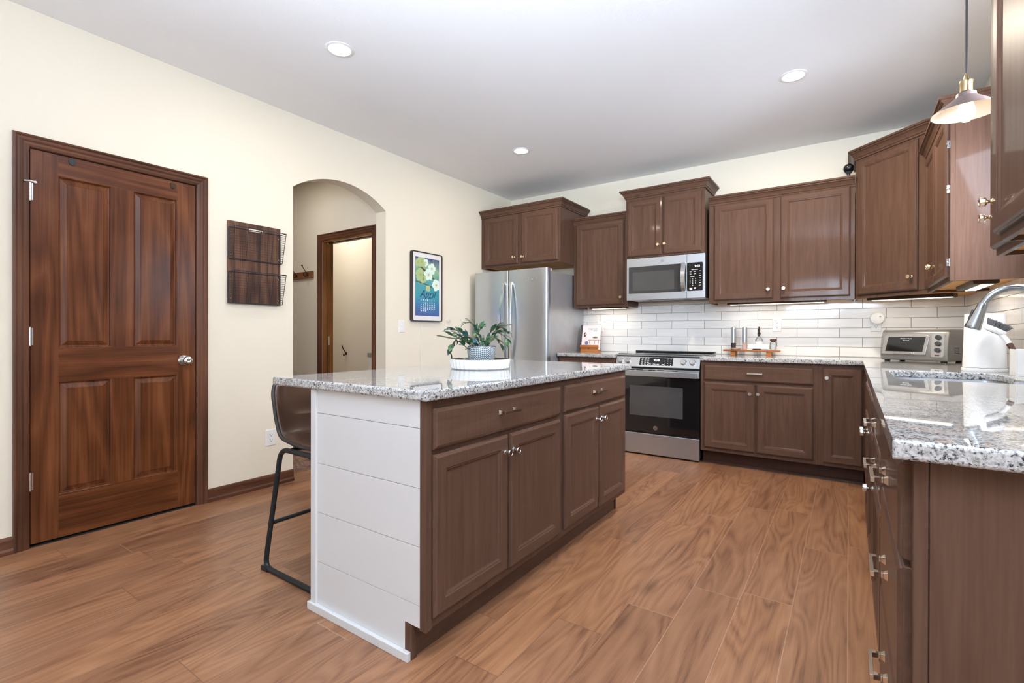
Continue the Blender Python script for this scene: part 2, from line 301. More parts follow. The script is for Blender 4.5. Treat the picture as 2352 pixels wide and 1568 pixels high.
# ------------------------------------------------------------------ mesh builder
def xf(loc=(0, 0, 0), rz=0, rx=0, ry=0):
    return Matrix.Translation(Vector(loc)) @ Matrix.Rotation(rz, 4, 'Z') @ Matrix.Rotation(ry, 4, 'Y') @ Matrix.Rotation(rx, 4, 'X')
class MB:
    def __init__(s): s.v = []; s.f = []; s.mi = []
    def add(s, vs, fs, mi=0, T=None):
        k = len(s.v)
        if T is not None: vs = [T @ Vector(p) for p in vs]
        s.v += [tuple(p) for p in vs]; s.f += [tuple(i+k for i in f) for f in fs]; s.mi += [mi]*len(fs); return s
    def box(s, x0, x1, y0, y1, z0, z1, mi=0, T=None):
        vs = [(x, y, z) for z in (z0, z1) for y in (y0, y1) for x in (x0, x1)]
        return s.add(vs, [(0, 2, 3, 1), (4, 5, 7, 6), (0, 1, 5, 4), (2, 6, 7, 3), (0, 4, 6, 2), (1, 3, 7, 5)], mi, T)
    def prism(s, poly, a0, a1, axis='z', mi=0, T=None):
        m = {'z': lambda p, a: (p[0], p[1], a), 'x': lambda p, a: (a, p[0], p[1]), 'y': lambda p, a: (p[0], a, p[1])}[axis]
        n = len(poly); vs = [m(p, a0) for p in poly]+[m(p, a1) for p in poly]
        fs = [tuple(range(n)), tuple(range(n, 2*n))]+[(i, (i+1) % n, n+(i+1) % n, n+i) for i in range(n)]
        return s.add(vs, fs, mi, T)
    def lathe(s, prof, T=None, n=28, mi=0, cap=True):
        """prof: list of (r, h) round z"""
        vs = []; fs = []
        for (r, h) in prof:
            for i in range(n):
                a = 2*PI*i/n; vs.append((r*math.cos(a), r*math.sin(a), h))
        for j in range(len(prof)-1):
            for i in range(n):
                fs.append((j*n+i, j*n+(i+1) % n, (j+1)*n+(i+1) % n, (j+1)*n+i))
        if cap:
            fs.append(tuple(range(n))); fs.append(tuple((len(prof)-1)*n+i for i in range(n)))
        return s.add(vs, fs, mi, T)
    def tube(s, pts, r, n=10, mi=0, T=None, closed=False):
        P = [Vector(p) for p in pts]; m = len(P); rr = r if isinstance(r, (list, tuple)) else [r]*m
        tang = []
        for i in range(m):
            a = P[(i-1) % m] if (closed or i > 0) else P[i]; b = P[(i+1) % m] if (closed or i < m-1) else P[i]
            tang.append((b-a).normalized())
        up = Vector((0, 0, 1)) if abs(tang[0].z) < .9 else Vector((1, 0, 0))
        nrm = (up-tang[0]*up.dot(tang[0])).normalized(); vs = []; fs = []
        for i in range(m):
            nrm = (nrm-tang[i]*nrm.dot(tang[i])).normalized(); bi = tang[i].cross(nrm)
            for k in range(n):
                a = 2*PI*k/n; vs.append(P[i]+(nrm*math.cos(a)+bi*math.sin(a))*rr[i])
        seg = m if closed else m-1
        for i in range(seg):
            j = (i+1) % m
            for k in range(n): fs.append((i*n+k, i*n+(k+1) % n, j*n+(k+1) % n, j*n+k))
        if not closed: fs.append(tuple(range(n))); fs.append(tuple((m-1)*n+k for k in range(n)))
        return s.add(vs, fs, mi, T)
    def sphere(s, c, r, T=None, n=20, mi=0, sq=(1, 1, 1)):
        prof = [(max(1e-5, r*math.sin(PI*i/12)), -r*math.cos(PI*i/12)) for i in range(13)]
        TT = Matrix.Translation(Vector(c)) @ Matrix.Diagonal((*sq, 1))
        return s.lathe(prof, (T @ TT) if T is not None else TT, n, mi)
    def rings(s, x0, x1, z0, z1, prof, mi=0, T=None, mi_h=None):
        """rectangular frame in the x-z plane; prof: (inset, y) from the outside in, the last ring is filled"""
        vs = []; fs = []; mis = []
        for (i, y) in prof: vs += [(x0+i, y, z0+i), (x1-i, y, z0+i), (x1-i, y, z1-i), (x0+i, y, z1-i)]
        for j in range(len(prof)-1):
            for k in range(4):
                fs.append((4*j+k, 4*j+(k+1) % 4, 4*j+4+(k+1) % 4, 4*j+4+k)); mis.append(mi if (k % 2 or mi_h is None) else mi_h)
        q = 4*(len(prof)-1); fs.append((q, q+1, q+2, q+3)); mis.append(mi)
        k0 = len(s.mi); s.add(vs, fs, mi, T); s.mi[k0:] = mis; return s
    def sweep(s, path, prof, mi=0, T=None, closed=False):
        """moulding: path of plan points (x,y), prof of (out, z); out is to the right-hand normal of the path, mitred"""
        n = len(path); off = []
        for i in range(n):
            ns = []
            for a, b in ((i-1, i), (i, i+1)):
                if not closed and (a < 0 or b >= n): continue
                d = (Vector(path[b % n])-Vector(path[a % n])).normalized(); ns.append(Vector((d.y, -d.x)))
            off.append(ns[0] if len(ns) == 1 else (ns[0]+ns[1])/(1+ns[0].dot(ns[1])))
        m = len(prof); vs = []; fs = []
        for i in range(n):
            for (o, z) in prof: vs.append((path[i][0]+off[i].x*o, path[i][1]+off[i].y*o, z))
        for i in range(n if closed else n-1):
            j = (i+1) % n
            for k in range(m): fs.append((i*m+k, i*m+(k+1) % m, j*m+(k+1) % m, j*m+k))
        if not closed: fs.append(tuple(range(m))); fs.append(tuple((n-1)*m+k for k in range(m)))
        return s.add(vs, fs, mi, T)
    def text(s, body, size, T, mi=0, depth=.0006, shear=0, align='CENTER'):
        cu = bpy.data.curves.new('lettering', 'FONT'); cu.body = body; cu.size = size; cu.extrude = depth; cu.shear = shear
        cu.align_x = align; cu.align_y = 'CENTER'; cu.resolution_u = 2
        o = bpy.data.objects.new('lettering', cu); C.objects.link(o)
        me = bpy.data.meshes.new_from_object(o)
        s.add([v.co for v in me.vertices], [tuple(p.vertices) for p in me.polygons], mi, T)
        bpy.data.objects.remove(o); bpy.data.curves.remove(cu); bpy.data.meshes.remove(me); return s
    def build(s, name, mats, parent=None, bevel=0, smooth=False, seg=2, world=False, org=None, recalc=True, ang=35):
        me = bpy.data.meshes.new(name)
        vs = s.v
        if world and parent is not None:
            Ti = (Matrix.Translation(parent.location) @ parent.rotation_euler.to_matrix().to_4x4()).inverted(); vs = [Ti @ Vector(p) for p in vs]
        if org is not None: vs = [(p[0]-org[0], p[1]-org[1], p[2]-org[2]) for p in vs]
        me.from_pydata([tuple(p) for p in vs], [], s.f)
        ms = mats if isinstance(mats, (list, tuple)) else [mats]
        for m in ms: me.materials.append(MAT[m] if isinstance(m, str) else m)
        me.polygons.foreach_set('material_index', s.mi)
        if recalc:
            bm = bmesh.new(); bm.from_mesh(me); bmesh.ops.recalc_face_normals(bm, faces=bm.faces[:]); bm.to_mesh(me); bm.free()
        if smooth:
            me.polygons.foreach_set('use_smooth', [True]*len(me.polygons)); me.set_sharp_from_angle(angle=math.radians(ang))
        me.update()
        o = bpy.data.objects.new(name, me); C.objects.link(o)
        if org is not None: o.location = org
        if parent is not None: o.parent = parent
        if bevel:
            b = o.modifiers.new('eased_edges', 'BEVEL'); b.width = bevel; b.segments = seg; b.limit_method = 'ANGLE'; b.angle_limit = math.radians(32)
        return o
def tag(o, label=None, cat=None, group=None, kind=None):
    for k, v in (('label', label), ('category', cat), ('group', group), ('kind', kind)):
        if v: o[k] = v
    return o
def thing(name, label, cat, loc=(0, 0, 0), rz=0, group=None, kind=None):
    o = bpy.data.objects.new(name, None); C.objects.link(o); o.location = loc; o.rotation_euler = (0, 0, rz); o.empty_display_size = .1
    return tag(o, label, cat, group, kind)
def cut(o, cutters):
    """boolean the cutter builders out of a mesh, for good"""
    tmp = []
    for mb in cutters:
        c = mb.build('cutter', 'gap'); tmp.append(c); m = o.modifiers.new('cut', 'BOOLEAN'); m.object = c; m.operation = 'DIFFERENCE'; m.solver = 'EXACT'
    dg = bpy.context.evaluated_depsgraph_get(); dg.update()
    me = bpy.data.meshes.new_from_object(o.evaluated_get(dg)); old = o.data; nm = old.name; o.modifiers.clear(); o.data = me; bpy.data.meshes.remove(old); me.name = nm
    for c in tmp: d = c.data; bpy.data.objects.remove(c); bpy.data.meshes.remove(d)
    return o
def struct(name, mb, mats, **kw): return tag(mb.build(name, mats, **kw), kind='structure')
def rrect(x0, x1, y0, y1, r, n=6):
    out = []
    for cx, cy, a0 in ((x1-r, y0+r, -PI/2), (x1-r, y1-r, 0), (x0+r, y1-r, PI/2), (x0+r, y0+r, PI)):
        for i in range(n+1): a = a0+PI/2*i/n; out.append((cx+r*math.cos(a), cy+r*math.sin(a)))
    return out
ROT_BACK, ROT_RIGHT, ROT_LEFT = 0, -PI/2, PI/2     # things that face -y, -x, +x (local y runs into the wall)

# ================================================================== SETTING
D1A, D1B = .655, 1.419            # pantry door along y
AR0, AR1, ARS = 2.084, 2.976, 2.206
HX = -3.569                       # hall face of the left wall
HY = 3.0                          # hall wall with the second door
struct('floor', MB().box(-7.2, XE+.2, YE-.2, YB+.2, -.1, 0), 'floor')
struct('ceiling', MB().box(-7.2, XE+.2, YE-.2, YB+.2, ZC, ZC+.12), 'ceiling')
o = struct('wall_left', MB().box(HX, XL, YE-.2, YB+.2, 0, ZC), 'wall')
ymid, rise, hw = (AR0+AR1)/2, .148, (AR1-AR0)/2
rad = (hw*hw+rise*rise)/(2*rise); cz = ARS+rise-rad; a0 = math.asin(hw/rad)
arch = [(AR1, -.02), (AR1, ARS)]+[(ymid+rad*math.sin(a0-2*a0*i/24), cz+rad*math.cos(a0-2*a0*i/24)) for i in range(1, 24)]+[(AR0, ARS), (AR0, -.02)]
cut(o, [MB().prism(arch, HX-.05, XL+.05, 'x'), MB().box(HX-.05, XL+.05, D1A-.022, D1B+.022, -.02, 2.066)])
o = struct('wall_back', MB().box(-7.2, XR+.15, YB, YB+.15, 0, ZC), 'wall')
o = struct('wall_right', MB().box(XR, XR+.15, 1.0, YB+.15, 0, ZC), 'wall')
cut(o, [MB().box(XR-.05, XR+.2, SINK_WIN[0], SINK_WIN[1], SINK_WIN[2], SINK_WIN[3])])
struct('wall_return', MB().box(XR+.15, XE+.2, 1.0, 1.15, 0, ZC), 'wall')
o = struct('wall_far_right', MB().box(XE, XE+.15, YE-.2, 1.0, 0, ZC), 'wall')
cut(o, [MB().box(XE-.05, XE+.2, a, b, z0, z1) for (a, b, z0, z1) in SIDE_WIN])
o = struct('wall_rear', MB().box(XL, XE, YE-.15, YE, 0, ZC), 'wall')
def arch_poly(a, b, z0, z1):
    r = (b-a)/2; return [(a, z0), (b, z0), (b, z1)]+[((a+b)/2+r*math.cos(PI*i/16), z1+r*.55*math.sin(PI*i/16)) for i in range(1, 16)]+[(a, z1)]
cut(o, [MB().prism(arch_poly(a, b, z0, z1) if ar else [(a, z0), (b, z0), (b, z1), (a, z1)], YE-.3, YE+.1, 'y') for (a, b, z0, z1, ar) in REAR_WIN])
# hall beyond the arch
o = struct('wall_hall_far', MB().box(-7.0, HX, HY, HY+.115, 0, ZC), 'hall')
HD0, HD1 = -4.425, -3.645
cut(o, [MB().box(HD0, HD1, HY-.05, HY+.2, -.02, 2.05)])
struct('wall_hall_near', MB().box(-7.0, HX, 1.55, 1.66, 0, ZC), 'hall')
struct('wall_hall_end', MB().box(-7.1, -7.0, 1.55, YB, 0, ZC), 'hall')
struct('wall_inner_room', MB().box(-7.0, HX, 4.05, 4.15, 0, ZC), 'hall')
struct('wall_closet', MB().box(HX-.05, HX-.01, D1A-.1, D1B+.1, 0, 2.15), 'hall')  # unseen backing added behind the door to stop light leaking through
# carpet
tag(MB().box(-6.99, HX-.02, 1.67, HY-.01, 0, .012).build('hall_carpet', 'carpet', org=(-5, 2.3, 0)), 'flecked brown and purple carpet beyond the arched opening', 'carpet')
struct('trim_1', MB().box(HX-.028, HX-.016, AR0-.0, AR1-.0, 0, .014), 'nickel')
# backsplash tile
struct('wall_backsplash', MB().box(-2.475, XR, YB-.009, YB-.0005, .905, 1.40), 'tile_x')
struct('wall_backsplash_side', MB().box(XR-.009, XR-.0005, 1.12, YB-.0095, .905, 1.40), 'tile_y')
# baseboards
BB = [(0, 0), (.022, 0), (.022, .018), (.014, .028), (.012, .068), (.008, .08), (.0, .084)]
def basebd(name, y0, y1): struct(name, MB().sweep([(XL, y1), (XL, y0)][::-1], [(o_, z) for (o_, z) in BB]), 'trim_h')
basebd('baseboard_left', 1.486, AR0); basebd('baseboard_left.001', YE, .589); basebd('baseboard_left.002', AR1, 4.1)
struct('baseboard_hall', MB().box(-6.9, -4.5, HY-.014, HY, .012, .09), 'trim_x')
# rear and side windows, sink window
def window(name, poly, axis, at, lo, hi, zlo, zhi, nx, nz, sign):
    w = thing(name, None, None, (0, 0, 0), kind='structure')
    fr = MB(); t_ = .05
    def bar(u0, u1, z0, z1, d0, d1):
        fr.box(u0, u1, at+d0, at+d1, z0, z1) if axis == 'y' else fr.box(at+d0, at+d1, u0, u1, z0, z1)
    d = sorted((-.02*sign, .09*sign))
    bar(lo, lo+t_, zlo, zhi, *d); bar(hi-t_, hi, zlo, zhi, *d); bar(lo, hi, zlo, zlo+t_, *d); bar(lo, hi, zhi-t_, zhi, *d)
    d2 = sorted((.02*sign, .05*sign))
    for i in range(1, nx): u_ = lo+(hi-lo)*i/nx; bar(u_-.015, u_+.015, zlo, zhi, *d2)
    for i in range(1, nz): z_ = zlo+(zhi-zlo)*i/nz; bar(lo, hi, z_-.015, z_+.015, *d2)
    fr.build('window_frame', 'white', w)
    g = MB(); dd = sorted((.03*sign, .034*sign))
    if axis == 'y': g.box(lo+.02, hi-.02, at+dd[0], at+dd[1], zlo+.02, zhi-.02)
    else: g.box(at+dd[0], at+dd[1], lo+.02, hi-.02, zlo+.02, zhi-.02)
    g.build('pane', 'clear', w); return w
for i, (a, b, z0, z1, ar) in enumerate(REAR_WIN):
    w = window('window_%d' % (i+1), None, 'y', YE, a, b, z0, z1, 2, 2 if not ar else 3, -1)
    if ar:
        r = (b-a)/2; pts = [((a+b)/2+(r-.02)*math.cos(PI*k/16), YE-.04, z1+r*.55*math.sin(PI*k/16)) for k in range(17)]
        fr = MB().tube(pts, .025, 6); [fr.tube([((a+b)/2+x_, YE-.04, z1), ((a+b)/2+x_*1.0, YE-.04, z1+h_)], .012, 6) for x_, h_ in ((0, r*.53), (-.2, r*.5), (.2, r*.5))]
        fr.build('arch_frame', 'white', w)
for i, (a, b, z0, z1) in enumerate(SIDE_WIN): window('window_%d' % (i+4), None, 'x', XE, a, b, z0, z1, 2, 1, 1)
window('window_6', None, 'x', XR, *SINK_WIN, 2, 1, 1)

# ------------------------------------------------------------------ pantry door
dr = thing('door_1', None, None, (XL, (D1A+D1B)/2, 0), ROT_LEFT, kind='structure')
DW = D1B-D1A; hx = DW/2; Z0, Z1 = .016, 2.042; DF = .006        # local x along the wall, local y into it
lv = MB(); fy, by = DF, DF+.035
px = (-hx+.108, -hx+.333, -hx+.438, -hx+.664)                    # panel openings
pz = [(.243, .842), (1.022, 1.930)]
def vbox(x0, x1, z0, z1, mi): lv.box(x0, x1, fy, by, z0, z1, mi)
vbox(-hx, px[0], Z0, Z1, 0); vbox(px[3], hx, Z0, Z1, 0); 
for (z0, z1) in ((Z0, pz[0][0]), (pz[0][1], pz[1][0]), (pz[1][1], Z1)): vbox(px[0], px[3], z0, z1, 1)
for (z0, z1) in pz:
    vbox(px[1], px[2], z0, z1, 0)
    for (x0, x1) in ((px[0], px[1]), (px[2], px[3])):
        lv.rings(x0, x1, z0, z1, [(0, fy), (.004, fy+.003), (.008, fy+.011), (.012, fy+.012), (.034, fy+.004), (.037, fy+.0015), (.040, fy+.0015)], 0)
lv.build('door_leaf', ['pine_v', 'pine_h'], dr, recalc=True)
cs = MB(); CW = .062
prof = [(0, 0), (.008, 0), (.012, .012), (.012, .022), (.017, .030), (.014, .036), (.014, .044), (.020, .052), (.018, .060), (.0, .062)]   # (proud of wall, across)
def casing_v(m, x_in, sgn, z0, z1, mi):
    pts = [(x_in+sgn*a, -p) for (p, a) in prof]
    m.prism(pts, z0, z1, 'z', mi)
ci = hx+.006
path = [(-ci, 0.0), (-ci, 2.048), (ci, 2.048), (ci, 0.0)]
def casing(m, path2, mi_v, mi_h, T=None):
    """mitred casing: path2 in (x,z), moulding outward to the left of travel"""
    n = len(path2); off = []
    for i in range(n):
        ns = []
        for a, b in ((i-1, i), (i, i+1)):
            if a < 0 or b >= n: continue
            d = (Vector(path2[b])-Vector(path2[a])).normalized(); ns.append(Vector((-d.y, d.x)))
        off.append(ns[0] if len(ns) == 1 else (ns[0]+ns[1])/(1+ns[0].dot(ns[1])))
    k = len(prof)
    for i in range(n-1):
        vs = [(path2[j][0]+off[j].x*a, -p, path2[j][1]+off[j].y*a) for j in (i, i+1) for (p, a) in prof]
        fs = [(q, (q+1) % k, k+(q+1) % k, k+q) for q in range(k)]+[tuple(range(k)), tuple(range(k, 2*k))]
        m.add(vs, fs, mi_h if i == 1 else mi_v, T)
casing(cs, path, 0, 1)
cs.box(-hx-.022, -hx-.004, .001, .129, 0, 2.048, 0); cs.box(hx+.004, hx+.022, .001, .129, 0, 2.048, 0); cs.box(-hx-.022, hx+.022, .001, .129, 2.046, 2.066, 1)
cs.build('door_casing', ['trim_v', 'trim_x'], dr)
struct('trim_2', MB().box(XL-.12, XL-.002, D1A-.02, D1B+.02, 0, .004), 'gap')  # near-black sheet laid under the pantry door as the shade of its gap
kx, kz = hx-.062, .931
kb = MB(); KT = xf((kx, fy, kz), rx=PI/2)
kb.lathe([(.0335, 0), (.0335, .003), (.030, .007), (.016, .010), (.0135, .026), (.020, .034), (.0265, .044), (.0275, .054), (.024, .062), (.012, .066), (.009, .064), (.004, .064)], KT, 32)
kb.build('door_knob', 'chrome', dr, smooth=True)
for zz in (1.823, 1.082, .340):
    h = MB(); 
    for q in range(5): h.lathe([(.0065, zz-.045+q*.018+.0006), (.0065, zz-.045+(q+1)*.018-.0006)], xf((-hx-.003, -.004, 0)), 12)
    h.lathe([(.0045, zz-.049), (.0045, zz+.049)], xf((-hx-.003, -.004, 0)), 10)
    h.box(-hx-.003, -hx+.009, -.001, fy+.0005, zz-.044, zz+.044)
    h.build('hinge', 'chrome', dr, smooth=True)
h = MB(); h.tube([(-hx-.028, -.022, 1.868), (-hx-.004, -.012, 1.874), (-hx+.016, -.010, 1.873)], .0032, 8); h.lathe([(.006, 0), (.007, .004), (.004, .008)], xf((-hx+.016, -.004, 1.872), rx=PI/2), 12)
h.build('hinge_stop', 'white', dr, smooth=True)
for nm, yy, zt, lab in (('over_door_hook', D1A+.163, 2.035, 'dark bumper tab over the left top of the brown door'), ('over_door_hook', D1B-.124, 2.028, 'brown bumper tab over the right top of the brown door')):
    pts = [(yy-.014, zt), (yy-.014, zt-.022)]+[(yy-.014*math.cos(PI*i/8), zt-.022-.012*math.sin(PI*i/8)) for i in range(1, 8)]+[(yy+.014, zt-.022), (yy+.014, zt)]
    tag(MB().prism(pts, XL-DF+.0005, XL-DF+.006, 'x').build(nm, 'black' if yy < 1 else 'bronze', org=(XL, yy, zt-.02), bevel=.001), lab, 'door hook')
# hall door frame
hd = thing('door_2', None, None, ((HD0+HD1)/2, HY, 0), 0, kind='structure')
hw2 = (HD1-HD0)/2
cs = MB(); casing(cs, [(-hw2, 0.0), (-hw2, 2.05), (hw2, 2.05), (hw2, 0.0)], 0, 1); cs.build('door_casing', ['trim_v', 'trim_x'], hd)
jb = MB(); jb.box(-hw2, -hw2+.018, .001, .045, 0, 2.05); jb.box(-hw2, -hw2+.018, .075, .116, 0, 2.05); jb.box(hw2-.018, hw2, .001, .116, 0, 2.05); jb.box(-hw2, hw2, .001, .045, 2.03, 2.05); jb.box(-hw2, hw2, .075, .116, 2.03, 2.05)
jb.build('door_jamb', 'jamb', hd, bevel=.002)
MB().box(-hw2+.003, -hw2+.024, .047, .073, .015, 2.02).build('pocket_door_edge', 'jamb', hd, bevel=.002)
MB().box(-hw2+.0235, -hw2+.0255, .050, .070, .985, 1.075).build('edge_pull', 'chrome', hd)

# ================================================================== HARDWARE + CABINETS
def knob_mb(x, y, z, out=(0, -1), s=1.0):
    """small mushroom-cylinder knob; axis towards local -y"""
    T = xf((x, y, z), rx=PI/2) @ Matrix.Scale(s, 4)
    return MB().lathe([(.0095, 0), (.0095, .0015), (.0075, .003), (.0045, .006), (.0045, .011), (.0062, .0135), (.012, .0165), (.0138, .0185), (.0140, .030), (.0132, .0312), (.0105, .0312), (.0100, .0300), (.0002, .0300)], T, 24)
def pull_mb(x, y, z, L=.112):
    m = MB()
    for sx in (-1, 1):
        T = xf((x+sx*(L/2-.008), y, z), rx=PI/2)
        vs = []; prof_ = [(.0095, .0095, 0), (.0085, .0085, .003), (.0055, .0055, .009), (.0065, .0062, .010), (.0052, .0052, .0125), (.006, .006, .018), (.008, .0058, .026)]
        for (a, b, h) in prof_: vs += [(-a, -b, h), (a, -b, h), (a, b, h), (-a, b, h)]
        fs = [(4*j+k, 4*j+(k+1) % 4, 4*j+4+(k+1) % 4, 4*j+4+k) for j in range(len(prof_)-1) for k in range(4)]+[(0, 1, 2, 3), (24, 25, 26, 27)]
        m.add(vs, fs, 0, T)
    m.box(x-L/2, x+L/2, y-.0335, y-.0255, z-.0055, z+.0055); return m
DOORP = [(0, 0), (0, -.011), (.004, -.0135), (.004, -.0155), (.011, -.020), (.052, -.020), (.055, -.0175), (.060, -.0165), (.066, -.0115), (.070, -.0105)]
DRAWP = [(0, 0), (0, -.011), (.004, -.0135), (.004, -.0155), (.013, -.020), (.016, -.020)]
def add_door(t, x0, x1, z0, z1, knob=None, y=0, label=None, metal='nickel', hinges=None):
    d = MB().rings(x0, x1, z0, z1, [(i, y+q) for (i, q) in DOORP], 0, mi_h=1).build('door', ['cab', 'cab_h'], t, bevel=.0016)
    if knob: knob_mb(knob[0], y-.020, knob[1]).build('knob', metal, d, smooth=True)
    if hinges:
        for (hx_, hz_) in hinges:
            MB().box(hx_-.001, hx_+.003, y-.012, y+.001, hz_-.020, hz_+.020).sphere((hx_+.003, y-.008, hz_), .0065).build('hinge', 'chrome', d, smooth=True)
    return d
def add_drawer(t, x0, x1, z0, z1, pull=None, y=0):
    d = MB().rings(x0, x1, z0, z1, [(i, y+q) for (i, q) in DRAWP], 0, mi_h=0).build('drawer', ['cab_h'], t, bevel=.0016)
    if pull: pull_mb(pull[0], y-.020, pull[1]).build('pull', 'nickel', d, bevel=.0008)
    return d
CROWN = [(0, -.018), (.010, -.018), (.010, -.006), (.016, -.002), (.020, .010), (.030, .026), (.042, .034), (.042, .040), (.052, .044), (.052, .058), (0, .058)]
def crown(t, path, ztop):
    MB().sweep(path, [(o_, ztop-.058+z) for (o_, z) in CROWN]).build('crown_molding', 'cab_h', t)
def body(t, W, D, z0, z1, under=True, stile=None, toe=False):
    """box with face; an unfinished maple underside recessed behind the face frame"""
    m = MB()
    if under:
        m.box(0, W, 0, .019, z0, z1); m.box(0, .016, .019, D, z0, z1); m.box(W-.016, W, .019, D, z0, z1); m.box(.016, W-.016, .019, D, z0+.018, z1)
    else: m.box(0, W, 0, D, z0, z1)
    m.build('cabinet_body', 'cab', t, bevel=.0012, seg=1)
    if under: MB().box(.0162, W-.0162, .0195, D-.001, z0+.0155, z0+.0178).build('underside', 'maple', t)

def upper(name, label, org, rz, W, D, z0, z1, doors, crown_top, returns, under=True, metal='knob_gold'):
    t = thing(name, label, 'cabinet', (org[0], org[1], z0), rz)
    sh = lambda z: z-z0
    body(t, W, D, 0, z1-z0, under)
    for d in doors: add_door(t, d[0], d[1], sh(d[2]), sh(d[3]), (d[4][0], sh(d[4][1])) if d[4] else None, metal=metal, hinges=[(h[0], sh(h[1])) for h in d[5]] if len(d) > 5 else None)
    p = [(0, 0), (W, 0)]
    if returns[0]: p = [(0, returns[0])]+p
    if returns[1]: p = p+[(W, returns[1])]
    crown(t, p, sh(crown_top))
    return t
YU = 4.663
upper('wall_cabinet', 'two-door brown wall cabinet over the steel refrigerator', (-3.437, 4.368), 0, 1.019, .598, 1.838, 2.432,
      [(.052, .503, 1.862, 2.398, (.462, 1.930)), (.552, .994, 1.862, 2.398, (.574, 1.927))], 2.480, (0, .59))
upper('wall_cabinet', 'single-door brown wall cabinet between refrigerator and microwave', (-2.417, YU), 0, .600, .303, 1.380, 2.275,
      [(.034, .565, 1.403, 2.252, (.540, 1.474))], 2.322, (0, 0))
upper('wall_cabinet', 'raised two-door brown wall cabinet directly above the microwave', (-1.815, 4.610), 0, .742, .356, 1.842, 2.450,
      [(.020, .358, 1.858, 2.404, (.330, 1.950)), (.374, .716, 1.858, 2.404, (.392, 1.952))], 2.505, (.35, .35), under=False)
upper('wall_cabinet', 'wide two-door brown wall cabinet right of the microwave', (-1.045, YU), 0, 1.083, .303, 1.380, 2.285,
      [(.045, .519, 1.406, 2.260, (.483, 1.486)), (.569, 1.054, 1.406, 2.266, (.597, 1.487))], 2.336, (0, 0))
# corner wall cabinet, diagonal face
cx0, cy1, fx, fyc = .042, YB-.002, .434, 4.278
t = thing('corner_wall_cabinet', 'tall angled brown wall cabinet in the back right corner', 'cabinet', (cx0, YU, 1.38), 0)
L = lambda x, y: (x-cx0, y-YU)
plan = [L(cx0, cy1), L(cx0, YU), L(fx, fyc), L(XR-.002, fyc), L(XR-.002, cy1)]
m = MB().prism(plan, .018, 2.48-1.38, 'z')
dv = Vector(L(fx, fyc))-Vector(L(cx0, YU)); Ld = dv.length; ang = math.atan2(dv.y, dv.x); TD = xf((0, 0, 0), ang)
m.box(0, Ld, 0, .019, 0, .03, 0, TD); m.box(-.0, .016, .01, cy1-YU, 0, .02)
m.build('cabinet_body', 'cab', t, bevel=.0012, seg=1)
MB().prism([L(cx0+.02, cy1-.005), L(cx0+.02, YU+.02), L(fx+.005, fyc+.025), L(XR-.006, fyc+.025), L(XR-.006, cy1-.005)], .0155, .0178, 'z').build('underside', 'maple', t)
d = MB().rings(.028, Ld-.060, .028, 2.44-1.38, [(i, q) for (i, q) in DOORP], 0, TD, mi_h=1).build('door', ['cab', 'cab_h'], t, bevel=.0016)
km = knob_mb(Ld-.060-.034, -.020, 1.502-1.38); km.v = [tuple(TD @ Vector(p)) for p in km.v]; km.build('knob', 'knob_gold', d, smooth=True)
crown(t, [L(cx0, cy1), L(cx0, YU), L(fx, fyc), L(XR-.06, fyc)], 2.532-1.38)
# right-wall end cabinet, two doors seen edge on
upper('wall_cabinet', 'brown wall cabinet with bright end panel beside the sink window', (.434, 4.262), ROT_RIGHT, .862, .303, 1.380, 2.285,
      [(.012, .425, 1.402, 2.262, (.398, 1.508)), (.433, .846, 1.402, 2.262, (.460, 1.508), [(.848, 2.10), (.848, 1.865), (.848, 1.48)])], 2.336, (0, .30))
upper('wall_cabinet', 'narrow brown wall cabinet on the near side of the sink window', (.434, 2.425), ROT_RIGHT, .365, .303, 1.380, 2.445,
      [(.012, .352, 1.402, 2.420, (.036, 1.515))], 2.500, (.30, 0))
upper('wall_cabinet', 'large nearest brown wall cabinet cropped at the right photo edge', (.376, 2.062), ROT_RIGHT, .84, .361, 1.380, 2.560,
      [(.012, .414, 1.402, 2.530, (.034, 1.500)), (.426, .828, 1.402, 2.530, (.800, 1.500))], 2.615, (.35, .35))

# under-cabinet light bars
def bar_light(label, loc, rz, L_, power):
    t = thing('under_cabinet_light', label, 'light', loc, rz, 'slim light bars under the wall cabinets')
    MB().prism([(0, 0), (.105, 0), (.105, -.022), (.090, -.026), (.004, -.024)], -L_/2, L_/2, 'x').build('housing', 'bronze', t, bevel=.002)
    MB().box(-L_/2+.02, L_/2-.02, .040, .086, -.0268, -.0252).build('lens', 'bar_lens', t)
    a = area('bar_glow', (0, .06, -.032), (0, 0, 0), L_-.05, .05, power, (1, .86, .66), parent=t)
bar_light('light bar under the single-door wall cabinet beside the refrigerator', (-2.08, 4.745, 1.395), 0, .40, .4)
bar_light('light bar under the wide two-door wall cabinet by the microwave', (-.53, 4.745, 1.395), 0, .76, .22)
bar_light('light bar under the angled corner wall cabinet', (.36, 4.66, 1.395), -PI/9, .52, .25)
bar_light('light bar under the wall cabinet with the bright end panel', (.545, 3.80, 1.395), ROT_RIGHT, .50, .4)

# ------------------------------------------------------------------ island
IX, IY0, IY1 = -1.146, 1.165, 2.905
isl = thing('kitchen_island', 'brown kitchen island cabinet with white plank end panel', 'kitchen island', (IX, IY0, 0), ROT_LEFT)
IW = IY1-IY0; ID = .60
m = MB().box(.0, IW, 0, .30, .114, .877); m.box(0, IW, .30, ID-.018, .0, .877); m.build('cabinet_body', 'cab', isl, bevel=.0015, seg=1)
MB().box(.004, IW-.004, .068, .30, 0, .114).build('toe_kick', 'cab_h', isl)
